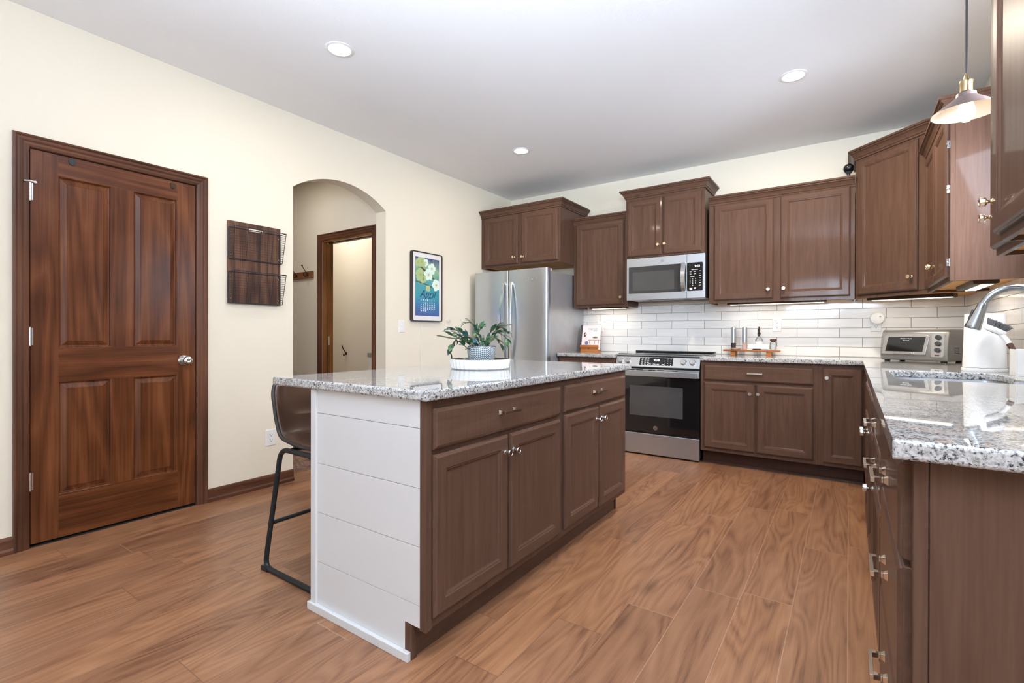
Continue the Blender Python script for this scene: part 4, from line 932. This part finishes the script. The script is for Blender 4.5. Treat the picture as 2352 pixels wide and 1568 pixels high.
# ------------------------------------------------------------------ wire basket rack
rk = thing('wall_rack', 'barn wood wall rack with two wire baskets by the arch', 'wall organizer', (XL, 1.793, 1.304), ROT_LEFT)
RWd = .365; o = MB().box(-RWd/2, RWd/2, -.016, -.001, 0, .558).build('back_board', 'rack_wood', rk); cut(o, [MB().prism([(XL+p[0]*0-.05, 1.793+p[0]) for p in [(0, 0)]]*3, 0, 1)] if False else [])
MB().prism(rrect(-.048, .052, .505, .522, .008), -.0172, -.0158, 'y').build('hand_slot', 'wall', rk)
def basket(z0, z1):
    m = MB(); w = RWd/2-.004; yb_, yt, ybt = -.018, -.100, -.062
    rimT = [(-w, yb_, z1), (-w, yt, z1), (w, yt, z1), (w, yb_, z1)]; rimB = [(-w, yb_, z0), (-w+.008, ybt, z0), (w-.008, ybt, z0), (w, yb_, z0)]
    m.tube(rimT, .0028, 6, closed=True); m.tube(rimB, .0025, 6, closed=True)
    N = 13
    for i in range(1, N):
        q = i/N; yy = ybt+(yt-ybt)*q; ww = w-.008*(1-q); zz = z0+(z1-z0)*q
        m.tube([(-w, yb_, zz), (-ww, yy, zz), (ww, yy, zz), (w, yb_, zz)], .0010, 5)
    for i in range(5):
        q = -1+2*i/4; m.tube([(q*w, yt, z1), (q*(w-.008), ybt, z0), (q*(w-.008), yb_, z0)], .0018, 5)
    for s_ in (-1, 1): m.tube([(s_*w, yb_, z0), (s_*w, yb_, z1)], .0045, 6); m.tube([(s_*w, yt, z1), (s_*(w-.008), ybt, z0)], .0025, 6)
    b_ = m.build('wire_basket', 'wire', rk)
    sc_m = MB()
    for s_ in (-1, 1):
        for zz in (z0+.03, z1-.03): sc_m.sphere((s_*(w-.012), -.0175, zz), .0045, n=10)
    sc_m.build('screws', 'chrome', b_, smooth=True)
basket(.300, .512); basket(.004, .216)

# ------------------------------------------------------------------ hall details
hk = thing('coat_rack', 'wooden rail with dark coat hooks seen through the arch', 'coat rack', (-4.86, HY, 1.716))
MB().box(-.30, .292, -.019, -.001, -.036, .036).build('rail', 'hook_wood', hk, bevel=.002)
for x_ in (-.23, .01, .215):
    m = MB().tube(smooth_path([(x_, -.020, .0), (x_-.004, -.045, -.022), (x_-.008, -.062, -.012), (x_-.008, -.066, .005)], 4), .004, 8)
    m.tube(smooth_path([(x_, -.020, .005), (x_-.010, -.05, .045), (x_-.018, -.075, .090)], 4), .004, 8); m.sphere((x_-.018, -.075, .092), .009, n=12); m.sphere((x_-.008, -.066, .006), .007, n=12)
    m.lathe([(.017, 0), (.014, .006), (.004, .009)], xf((x_, -.019, 0), rx=PI/2), 16); m.build('hook', 'bronze', hk, smooth=True)
hk2 = thing('wall_hook', 'single small bronze hook on the side room wall', 'hook', (-5.45, 4.05, .845))
m = MB().lathe([(.022, 0), (.018, .008), (.005, .011)], xf((0, -.001, 0), rx=PI/2), 16); m.tube(smooth_path([(0, -.01, 0), (.02, -.05, -.028), (.04, -.075, -.005)], 4), .006, 8); m.tube(smooth_path([(0, -.01, .01), (.02, -.06, .06), (.035, -.09, .11)], 4), .006, 8)
m.build('hook_arm', 'bronze', hk2, smooth=True)
un = thing('storage_unit', 'white boxy unit half hidden behind the hall door frame', 'storage unit', (-4.515, 3.86, 0))
MB().box(-.04, .42, -.17, .17, 0, .835).build('unit_body', 'white', un, bevel=.006); MB().box(-.055, .43, -.18, .18, .836, .885).build('unit_top', 'grey_plastic', un, bevel=.006)
MB().box(-.03, .41, -.178, -.171, .45, .82).build('unit_door', 'white', un, bevel=.003)

# ------------------------------------------------------------------ bar stool
st = thing('bar_stool', 'brown leather bar stool with black metal sled frame at the island', 'bar stool', (-2.02, 1.445, 0))
NS, NT_ = 26, 20; prof_pts = smooth_path([(-.262, 0, .868), (-.245, 0, .790), (-.222, 0, .700), (-.165, 0, .614), (-.060, 0, .594), (.060, 0, .592), (.165, 0, .598), (.205, 0, .588)], 7)
vs = []; fs = []; ncol = 17; rows = len(prof_pts)
for i, p in enumerate(prof_pts):
    q = i/(rows-1)
    wd = .215-.025*max(0, (.15-q)/.15)**2-.015*max(0, (q-.85)/.15)**2
    back = max(0, min(1, (.56-q)/.40)); back = back*back*(3-2*back); seat = 1-back
    mid = math.exp(-((q-.45)/.22)**2)
    for j in range(ncol):
        s_ = -1+2*j/(ncol-1); e_ = abs(s_)**2.6
        vs.append((p.x+e_*(.060*back+.03*mid), s_*wd*(1-.03*e_), p.z+e_*(.006*seat+.012*mid)))
fs = [(i*ncol+j, i*ncol+j+1, (i+1)*ncol+j+1, (i+1)*ncol+j) for i in range(rows-1) for j in range(ncol-1)]
o = MB().add(vs, fs).build('seat_shell', ['leather'], st, smooth=True, ang=80)
sm = o.modifiers.new('padding', 'SOLIDIFY'); sm.thickness = .018; sm.offset = -1
edge = [vs[i*ncol] for i in range(rows)]+[vs[(rows-1)*ncol+j] for j in range(1, ncol)]+[vs[i*ncol+ncol-1] for i in range(rows-2, -1, -1)]+[vs[j] for j in range(ncol-2, 0, -1)]
MB().tube(edge, .008, 12, closed=True).build('edge_piping', 'leather_edge', st, smooth=True)
seam = [Vector(vs[int(rows*.42)*ncol+j])+Vector((.006, 0, .010)) for j in range(1, ncol-1)]
MB().tube(seam, .0022, 6).build('seam_stitching', 'stitch', st, smooth=True)
def rounded(P, r=.05, k=6):
    P = [Vector(p) for p in P]; out = []
    n_ = len(P)
    for i in range(n_):
        a, b, c_ = P[i-1], P[i], P[(i+1) % n_]; d1 = (a-b).normalized(); d2_ = (c_-b).normalized(); s0 = b+d1*r; s1 = b+d2_*r
        for j in range(k+1): q = j/k; out.append((1-q)**2*s0+2*q*(1-q)*b+q*q*s1)
    return out
for ys, nm in ((-.228, 'leg_frame'), (.228, 'leg_frame')):
    yt_ = ys*.96
    MB().tube(rounded([(-.098, yt_, .576), (.200, yt_, .576), (.205, ys, .012), (-.215, ys, .012)], .055), .0115, 10, closed=True).build(nm, 'blackmetal', st, smooth=True)
    for x_ in (-.205, .185): MB().box(x_-.028, x_+.028, ys-.013, ys+.013, 0, .022).build('foot_pad', 'black', st, bevel=.004)
MB().tube([(-.170, -.222, .226), (-.170, .222, .226)], .0095, 10).build('crossbar', 'blackmetal', st, smooth=True)
MB().tube([(.203, -.222, .226), (.203, .222, .226)], .0095, 10).build('footrest', 'blackmetal', st, smooth=True)
for x_ in (-.08, .12): MB().tube([(x_, -.218, .566), (x_, .218, .566)], .008, 10).build('seat_support', 'blackmetal', st, smooth=True)

# ------------------------------------------------------------------ tray and plant on the island
TX, TY = -1.632, 2.062
tr_ = thing('round_tray', 'white fluted round tray on the island', 'tray', (TX, TY, ZT))
n = 72; vs = []; hs = [(0, .150), (.006, .157), (.046, .163), (.0515, .161), (.0515, .155), (.012, .149), (.010, .02)]
for (h, r) in hs:
    for i in range(n):
        rr = r-(.0035 if (i % 2 and h < .05 and r > .1495) else 0); a = 2*PI*i/n; vs.append((rr*math.cos(a), rr*math.sin(a), h+.001))
fs = [(j*n+i, j*n+(i+1) % n, (j+1)*n+(i+1) % n, (j+1)*n+i) for j in range(len(hs)-1) for i in range(n)]+[tuple(range(n)), tuple((len(hs)-1)*n+i for i in range(n))]
m = MB().add(vs, fs); m.mi = [0]*(n*4)+[1]*(n*2)+[0, 1]; m.build('tray_body', ['ceramic', plain('tray_inside', (.10, .075, .06), .25)], tr_)
# chevron pot: stripes by angle and height
t = NT('chevron_glaze'); c = t.n('ShaderNodeTexCoord'); s_ = t.n('ShaderNodeSeparateXYZ'); t.l(c.outputs['Object'], s_.inputs[0])
an = t.math('ARCTAN2', s_.outputs['Y'], s_.outputs['X'])
zig = t.math('PINGPONG', t.math('ADD', an, .904+4*PI), PI/6)
f = t.math('FRACT', t.math('MULTIPLY', t.math('ADD', s_.outputs['Z'], t.math('MULTIPLY', zig, .078)), 96))
st_ = t.math('GREATER_THAN', f, .5); top = t.math('GREATER_THAN', s_.outputs['Z'], .104)
cc = t.mix(st_, (.60, .68, .72), (.025, .045, .065)); cc = t.mix(top, cc, (.16, .17, .18)); t.base(cc); t.rough(.22); MAT['chevron'] = t.m
pp = thing('potted_plant', 'trailing green cactus in a chevron patterned pot on the tray', 'potted plant', (TX+.01, TY, ZT+.0115))
MB().lathe([(.048, 0), (.058, .004), (.070, .035), (.0765, .075), (.0755, .108), (.0735, .111), (.070, .108), (.070, .085), (.0001, .084)], n=48).build('pot', 'chevron', pp, smooth=True)
MB().lathe([(.0695, .0855), (.035, .092), (.0001, .094)], n=24, cap=False).build('soil', 'soil', pp, smooth=True)
fol = MB(); stm = MB(); rnd = random.Random(11)
def leaf(p, d, L_, w_, mi):
    d = d.normalized(); side = d.cross(Vector((rnd.uniform(-.4, .4), rnd.uniform(-.4, .4), 1))).normalized(); nn_ = side.cross(d)
    vs = []; K = 6
    for i in range(K+1):
        q = i/K; ww = w_*math.sin(PI*min(.98, q*.92+.08))**.8; cpt = p+d*L_*q+nn_*(.006*math.sin(PI*q))
        vs += [cpt+side*ww, cpt-nn_*.0016*1+side*0, cpt-side*ww, cpt+nn_*.0016]
    fs = [(4*i+k, 4*i+(k+1) % 4, 4*i+4+(k+1) % 4, 4*i+4+k) for i in range(K) for k in range(4)]+[(0, 1, 2, 3), (4*K, 4*K+1, 4*K+2, 4*K+3)]
    fol.add(vs, fs, mi); return p+d*L_
camr = rgt; depth = fwd
def W3(u, v, w): return camr*(u*.92)+Vector((0, 0, 1))*v+depth*w     # screen-plane bearings turned into real directions
chains = [   # polyline in metres: right, up, away from the camera, starting at the pot
    [(-.02, .10, 0), (-.07, .15, .0), (-.13, .19, -.02), (-.175, .195, -.03)], [(-.02, .10, .02), (-.06, .14, .04), (-.10, .165, .05), (-.155, .145, .06), (-.185, .10, .06), (-.187, .06, .06)],
    [(-.01, .10, -.03), (-.05, .13, -.06), (-.09, .15, -.08), (-.13, .17, -.09)], [(-.03, .09, -.02), (-.08, .10, -.04), (-.10, .12, -.05)],
    [(0, .10, .03), (-.03, .15, .04), (-.035, .19, .05), (-.065, .235, .06), (-.09, .235, .06)], [(.0, .10, .0), (.005, .13, .02), (-.02, .18, .02), (.0, .205, .02)],
    [(.02, .10, 0), (.035, .15, -.01), (.06, .19, -.02), (.095, .215, -.03)], [(.02, .10, -.02), (.05, .155, -.03), (.09, .18, -.04), (.13, .165, -.05), (.15, .145, -.05)],
    [(.03, .10, .02), (.06, .14, .04), (.075, .16, .05), (.10, .13, .06), (.12, .10, .06)], [(.02, .10, .03), (.04, .13, .06), (.08, .19, .08), (.12, .21, .09), (.155, .18, .10)],
    [(-.03, .10, -.05), (-.06, .125, -.08), (-.09, .14, -.10)], [(-.03, .10, .05), (-.08, .15, .08), (-.13, .17, .10), (-.15, .19, .11)], [(-.05, .10, .03), (-.11, .14, .03), (-.16, .16, .03), (-.20, .175, .03)]]
for k, ch in enumerate(chains):
    P = smooth_path([W3(*q) for q in ch], 3)
    stm.tube(P, .0022, 6)
    i = 1
    while i < len(P)-1:
        d = (P[i+1]-P[i-1]).normalized(); blue = 1 if (k in (0, 2, 11) and rnd.random() < .6) else 0
        leaf(P[i], d+Vector((rnd.uniform(-.5, .5), rnd.uniform(-.5, .5), rnd.uniform(-.2, .35))), rnd.uniform(.036, .052), rnd.uniform(.0105, .0165), blue)
        if rnd.random() < .55: leaf(P[i], d+Vector((rnd.uniform(-.9, .9), rnd.uniform(-.9, .9), rnd.uniform(-.4, .2))), rnd.uniform(.032, .044), rnd.uniform(.010, .0145), blue)
        i += 2 if rnd.random() < .7 else 1
    leaf(P[-1], P[-1]-P[-3], .034, .009, 0)
for a in ([(-.12, .15, 0), (-.17, .150, .01), (-.215, .158, .01), (-.262, .166, .01)], [(.085, .212, -.03), (.12, .215, -.03), (.155, .222, -.03), (.178, .223, -.03)]): stm.tube([W3(*q) for q in a], .0036, 6)
fol.build('foliage', ['leaf', 'leaf_blue'], pp, smooth=True); stm.build('stems', 'stem', pp, smooth=True)

# ------------------------------------------------------------------ board with condiments
bd = thing('serving_board', 'raised wooden serving board holding grinders and butter dish', 'serving board', (-.720, 4.835, ZT))
MB().prism(rrect(-.232, .230, -.068, .068, .030), .036, .050, 'z').build('board_top', 'board_wood', bd, bevel=.005, smooth=True)
for x_ in (-.145, .145): MB().box(x_-.020, x_+.020, -.055, .055, 0, .036).build('foot', 'board_wood', bd, bevel=.003)
ZB = ZT+.0505
def grinder(label, x, mat_low, lowname):
    g_ = thing('grinder', label, 'grinder', (x, 4.850, ZB), 0, 'tall steel grinders on the serving board')
    MB().lathe([(.021, 0), (.021, .012), (.020, .013), (.020, .058), (.0205, .059)], n=28).build(lowname, mat_low, g_, smooth=True)
    MB().lathe([(.0225, .0595), (.0225, .185), (.0215, .1852), (.0215, .188), (.0225, .1885), (.0225, .198), (.0205, .201), (.010, .203), (.006, .209), (.0001, .210)], n=28).build('steel_sleeve', 'steel_v', g_, smooth=True)
grinder('steel pepper grinder with dark base, left of the pair', -.872, 'pepper', 'pepper_chamber'); grinder('steel salt grinder with pink base, right of the pair', -.778, 'copper', 'salt_chamber')
t = thing('spoon_rest', 'small pale pink dish at the left front of the serving board', 'dish', (-.842, 4.790, ZB))
MB().lathe([(.022, 0), (.030, .003), (.046, .014), (.0475, .0155), (.044, .0145), (.028, .005), (.0001, .004)], n=36).build('dish_bowl', plain('blush_glaze', lin(232, 212, 204), .25), t, smooth=True)
t = thing('oil_bottle', 'glass oil bottle with dark pour spout behind the butter dish', 'bottle', (-.664, 4.872, ZB))
MB().lathe([(.030, 0), (.031, .004), (.031, .085), (.028, .098), (.012, .115), (.010, .128), (.012, .130), (.0115, .134), (.0085, .134), (.0085, .118), (.026, .097), (.0285, .084), (.0285, .005), (.0001, .004)], n=28).build('bottle_glass', 'clear', t, smooth=True)
MB().lathe([(.0085, .120), (.0085, .136), (.014, .138), (.014, .150), (.009, .154), (.007, .170), (.010, .174), (.010, .186), (.006, .190), (.005, .202), (.007, .206), (.0001, .210)], n=20).build('pour_spout', 'bronze', t, smooth=True)
MB().lathe([(.0315, .010), (.0315, .075)], n=28, cap=False).build('paper_label', 'white', t, smooth=True)
t = thing('butter_dish', 'white ceramic butter dish on the serving board', 'butter dish', (-.658, 4.808, ZB))
MB().prism(rrect(-.098, .098, -.030, .030, .012), .0, .006, 'z').build('dish_plate', 'ceramic', t, bevel=.002)
o = MB().prism(rrect(-.086, .086, -.024, .024, .012), .0065, .048, 'z').build('dish_lid', 'ceramic', t, smooth=True, bevel=.008, seg=3)
t = thing('butter_knife', 'wooden handled spreader lying in front of the butter dish', 'knife', (-.640, 4.7745, ZB))
MB().tube([(-.060, 0, .006), (.005, 0, .006)], [.005, .0045], 8).build('handle', 'bronze', t, smooth=True); MB().tube([(.005, 0, .006), (.050, 0, .006)], [.003, .004], 8).sphere((.056, 0, .006), .006, sq=(1.4, 1, .5), n=12).build('blade', 'chrome', t, smooth=True)
t = thing('spice_jar', 'small glass jar with cork lid at the board right end', 'jar', (-.548, 4.850, ZB))
MB().lathe([(.024, 0), (.027, .003), (.027, .062), (.024, .070), (.021, .074), (.021, .080), (.019, .080), (.019, .073), (.0245, .060), (.0245, .004), (.0001, .003)], n=28).build('jar_glass', 'clear', t, smooth=True)
MB().lathe([(.024, .004), (.024, .045), (.0001, .046)], n=24).build('jar_salt', 'white', t, smooth=True); MB().lathe([(.019, .070), (.0195, .081), (.0255, .0815), (.0255, .096), (.024, .0975), (.0001, .098)], n=24).build('cork_lid', 'rack_wood', t, smooth=True)

# ------------------------------------------------------------------ cookbook on its stand
sd = thing('book_stand', 'small orange wooden cookbook stand left of the range', 'book stand', (-2.283, 4.80, ZT), math.radians(4))
MB().box(-.098, .098, -.045, .06, .0, .020).box(-.098, .098, -.050, -.036, .0, .050).prism([(-.104, .046), (.108, .046), (.104, .074), (-.100, .074)], -.058, -.044, 'y').build('ledge', 'board_wood', sd, bevel=.002)
MB().box(-.08, .08, .0, .012, .02, .22, 0, xf((0, .035, 0), rx=math.radians(-14))).build('back_rest', 'board_wood', sd, bevel=.002)
MB().lathe([(.008, 0), (.008, .001)], xf((-.006, -.0505, .038), rx=PI/2), 14).build('finger_hole', 'slot', sd)
bk = thing('cookbook', 'white covered cookbook with dark spine standing on the wooden stand', 'book', (-2.283, 4.80, ZT+.0215), math.radians(4))
BT = xf((0, .0, 0), rx=math.radians(-12))
MB().box(-.118, .098, -.030, -.027, .0, .265, 0, BT).box(-.118, .098, .000, .003, .0, .265, 0, BT).build('cover', plain('white_book_cover', lin(236, 228, 226), .4), bk)
MB().box(-.121, -.0985, -.0305, .0035, -.001, .266, 0, BT).build('spine', plain('charcoal_spine', (.045, .043, .06), .6), bk, bevel=.002)
MB().box(-.098, .094, -.0268, -.0002, .003, .261, 0, BT).build('pages', 'towel', bk)
def on_cover(x, z): return BT @ xf((x, -.0303, z), rx=PI/2)
m = MB().text('magnolia', .030, on_cover(.018, .222)).text('table', .022, on_cover(.045, .202)); m.build('title_lettering', plain('grey_ink', (.30, .29, .29), .6), bk)
m = MB()
def blob(x, z, rx_, rz_, mi, lift): m.add([(rx_*math.cos(2*PI*i/14), rz_*math.sin(2*PI*i/14), lift) for i in range(14)], [tuple(range(14))], mi, on_cover(x, z))
blob(-.066, .162, .017, .022, 0, .0001); blob(-.068, .140, .013, .022, 0, .0001); blob(-.060, .163, .009, .013, 1, .0003); blob(-.060, .108, .022, .030, 2, .0002); blob(-.042, .068, .020, .022, 3, .0003)
blob(.05, .128, .030, .010, 4, .0002); m.box(-.045, .096, -.003, .003, 0, .0004, 5, on_cover(0, .098) @ xf((.02, 0, 0))) ; m.box(-.05, .078, -.010, .0, 0, .0003, 2, on_cover(.02, .112))
for x_ in (-.07, -.01, .05, .09): m.box(-.003, .003, -.02, .02, 0, .0003, 5, on_cover(x_, .078))
m.build('cover_picture', [plain('cover_hair', (.09, .035, .025), .6), plain('cover_skin', lin(226, 180, 160), .6), plain('cover_blouse', lin(232, 214, 210), .6), plain('cover_denim', lin(110, 120, 160), .6), plain('cover_greens', lin(120, 110, 80), .6), plain('cover_table', lin(190, 130, 110), .6)], bk, recalc=False)

# ------------------------------------------------------------------ toaster oven
to = thing('toaster_oven', 'grey toaster oven with three dials in the counter corner', 'toaster oven', (.186, 4.395, ZT), math.radians(-27))
TW, TD_, TH = .385, .285, .225
side = [(.012, .010), (.002, .024), (.0, .060), (.012, .160), (.030, .206), (.055, .222), (.24, .222), (.275, .204), (.283, .165), (.283, .02), (.275, .010)]
MB().prism(side, .0, TW, 'x').build('shell', 'toaster', to, bevel=.006, smooth=True)
fa = math.atan2(.012, .090)
def TF(x, z, out=0): q = (z-.060)/.090; return xf((x, .012*q-out, z), rx=PI/2-fa)
m = MB().prism([(.010, -.060), (.268, -.060), (.286, .066), (.264, .078), (.040, .078), (.024, .066)], .0, .006, 'z', 0, TF(0, .110, .0002)); m.build('front_door', 'toaster_face', to, bevel=.002)
fd = bpy.data.objects['front_door']
m = MB().prism([(.034, -.040), (.252, -.040), (.266, .062), (.050, .062)], .0062, .0072, 'z', 0, TF(0, .110)); m.build('door_glass', 'glass_black', to).parent = fd
MB().prism([(.09, -.060), (.20, -.060), (.20, -.045), (.09, -.045)], .006, .018, 'z', 0, TF(0, .110)).build('handle', 'chrome', to, bevel=.002).parent = fd
MB().text('Hamilton Beach', .0105, TF(.155, .160, .0078)).text('Easy Reach', .0085, TF(.155, .147, .0078)).build('lettering', 'mark', to).parent = fd
m = MB().prism(rrect(.298, .366, -.078, .080, .010), 0, .004, 'z', 0, TF(0, .115, .0002)); m.build('dial_panel', 'chrome', to)
for i in range(3):
    m = MB().lathe([(.0165, 0), (.0165, .004), (.014, .006), (.0135, .018), (.0001, .019)], TF(.334, .168-i*.042, .0045), 24); m.box(-.003, .003, -.014, .014, .017, .022, 0, TF(.334, .168-i*.042, .0045)); m.build('dial', 'darkgrey', to, smooth=True)
MB().box(-.012, .012, -.004, .004, 0, .001, 0, TF(.332, .050, .0046)).build('indicator', plain('dark_red_lamp', (.10, .02, .02), .4), to)
for x_ in (.03, TW-.03):
    for y_ in (.035, .25): MB().lathe([(.016, 0), (.018, .011)], xf((x_, y_, 0)), 16).build('foot', 'black', to, smooth=True)
m = MB()
for i in range(4): m.box(TW+.0002, TW+.001, .10, .17, .06+i*.012, .064+i*.012)
m.build('side_vents', 'gap', to)

# ------------------------------------------------------------------ paper towel, brush, holder, faucet
pt = thing('paper_towel_holder', 'white paper towel roll standing on a white base by the sink', 'paper towel holder', (.570, 3.420, ZT))
MB().lathe([(.086, 0), (.088, .004), (.088, .014), (.085, .018), (.0001, .018)], n=40).build('base', 'ceramic', pt, smooth=True); MB().lathe([(.009, .0185), (.009, .292), (.004, .296)], n=14).build('post', 'white', pt, smooth=True)
MB().lathe([(.019, .020), (.0825, .020), (.0830, .023), (.0755, .290), (.074, .293), (.019, .293)], n=48, cap=False).lathe([(.019, .293), (.019, .020)], n=48, cap=False).build('paper_roll', 'towel', pt, smooth=True)
bh = thing('sponge_caddy', 'white open caddy on the counter behind the sink', 'caddy', (.668, 3.150, ZT))
bw = MB(); bw.box(-.048, .048, -.055, .055, 0, .005)
bw.box(-.048, -.044, -.055, .055, .005, .120).box(.044, .048, -.055, .055, .005, .120).box(-.044, .044, -.055, -.051, .005, .120).box(-.044, .044, .051, .055, .005, .120)
bw.build('caddy_walls', 'white', bh, bevel=.0015)
MB().box(-.0438, .0438, -.0508, .0508, .0052, .03).build('inner_tray', 'grey_plastic', bh)
br = thing('dish_brush', 'white dish brush with grey bristles leaning out of the caddy', 'brush', (.668, 3.150, ZT+.032))
B0 = Vector((.0, .01, .0)); B1 = Vector((-.045, .075, .110)); B2 = Vector((-.085, .130, .170))
bu = lambda p: p
MB().tube([B0, B0*.4+B1*.6, B1], [.009, .010, .012], 10).build('grip', 'rack_wood', br, smooth=True)
ax_ = (Vector((-.110, .075, .165))-Vector((-.020, .040, .105))).normalized()
MB().tube(smooth_path([B1, Vector((-.052, .085, .128)), Vector((-.068, .098, .156))], 4), .011, 10).build('neck', 'white', br, smooth=True)
hc = Vector((-.088, .112, .176)); hd_ = Vector((-.68, .42, .42)).normalized(); hn = Vector((.45, -.0, .90)); hn = (hn-hd_*hn.dot(hd_)).normalized(); hs_ = hd_.cross(hn)
HT = Matrix((( hd_.x, hs_.x, hn.x, hc.x), (hd_.y, hs_.y, hn.y, hc.y), (hd_.z, hs_.z, hn.z, hc.z), (0, 0, 0, 1)))
MB().lathe([(.030, -.012), (.036, -.004), (.036, .010), (.033, .012), (.0001, .012)], HT @ Matrix.Diagonal((1.25, .75, 1, 1)), 28).build('brush_head', 'white', br, smooth=True)
MB().lathe([(.020, -.0135), (.028, -.0125), (.0001, -.0150)], HT @ Matrix.Diagonal((1.25, .75, 1, 1)), 24, cap=False).build('scraper', 'grey_plastic', br, smooth=True)
bs = MB(); rnd = random.Random(5)
for i in range(260):
    a = rnd.uniform(0, 2*PI); q = math.sqrt(rnd.random()); x_, y_ = .040*q*math.cos(a), .023*q*math.sin(a)
    p = HT @ Vector((x_, y_, .011)); e = HT @ Vector((x_*1.35+rnd.uniform(-.004, .004), y_*1.35+rnd.uniform(-.004, .004), .040+rnd.uniform(-.004, .004)))
    bs.tube([p, e], .0009, 4)
bs.build('bristles', 'bristle', br)
fc = thing('faucet', 'brushed steel gooseneck faucet arching over the sink', 'faucet', (.664, 2.83, ZT))
MB().lathe([(.030, 0), (.030, .006), (.024, .012), (.0225, .020), (.0215, .130), (.017, .142), (.015, .16)], n=28).build('faucet_base', 'faucet', fc, smooth=True)
pts = [(0, 0, .15), (0, 0, .26)]
Rg = .100
for i in range(1, 15): a = PI*i/14*.87; pts.append((-Rg+Rg*math.cos(a), .002*i, .272+Rg*1.10*math.sin(a)))
MB().tube(smooth_path(pts, 3), .0135, 14).build('gooseneck', 'faucet', fc, smooth=True)
e0 = Vector(pts[-1]); d0 = (Vector(pts[-1])-Vector(pts[-2])).normalized(); d0 = (d0+Vector((-.10, 0, -.8))).normalized()
q = d0.to_track_quat('Z', 'Y').to_matrix().to_4x4(); HT2 = Matrix.Translation(e0) @ q
MB().lathe([(.0150, -.004), (.0175, .002), (.0190, .03), (.0270, .095), (.0280, .106), (.0265, .110), (.0001, .109)], HT2, 28).build('spray_head', 'faucet', fc, smooth=True)
MB().box(-.009, .009, .018, .027, .030, .075, 0, HT2).build('spray_button', 'darkgrey', fc, bevel=.003)
MB().tube([(0, -.02, .085), (0, -.05, .092), (.0, -.105, .115)], [.012, .008, .006], 12).build('lever', 'faucet', fc, smooth=True)

# ------------------------------------------------------------------ small camera above the cabinets
sc = thing('security_camera', 'small glossy black security camera on top of the wall cabinets', 'camera', (-.005, 4.74, 2.337))
MB().sphere((0, 0, .092), .037, n=24).build('camera_body', plain('glossy_black', (.008, .008, .009), .1), sc, smooth=True)
MB().lathe([(.018, 0), (.017, .006), (.010, .02), (.011, .045), (.026, .064)], n=20).build('stand', 'darkgrey', sc, smooth=True)
MB().lathe([(.014, 0), (.014, .004), (.008, .005), (.0001, .004)], xf((.004, -.0345, .096), rx=PI/2), 20).build('lens', 'glass_black', sc, smooth=True)
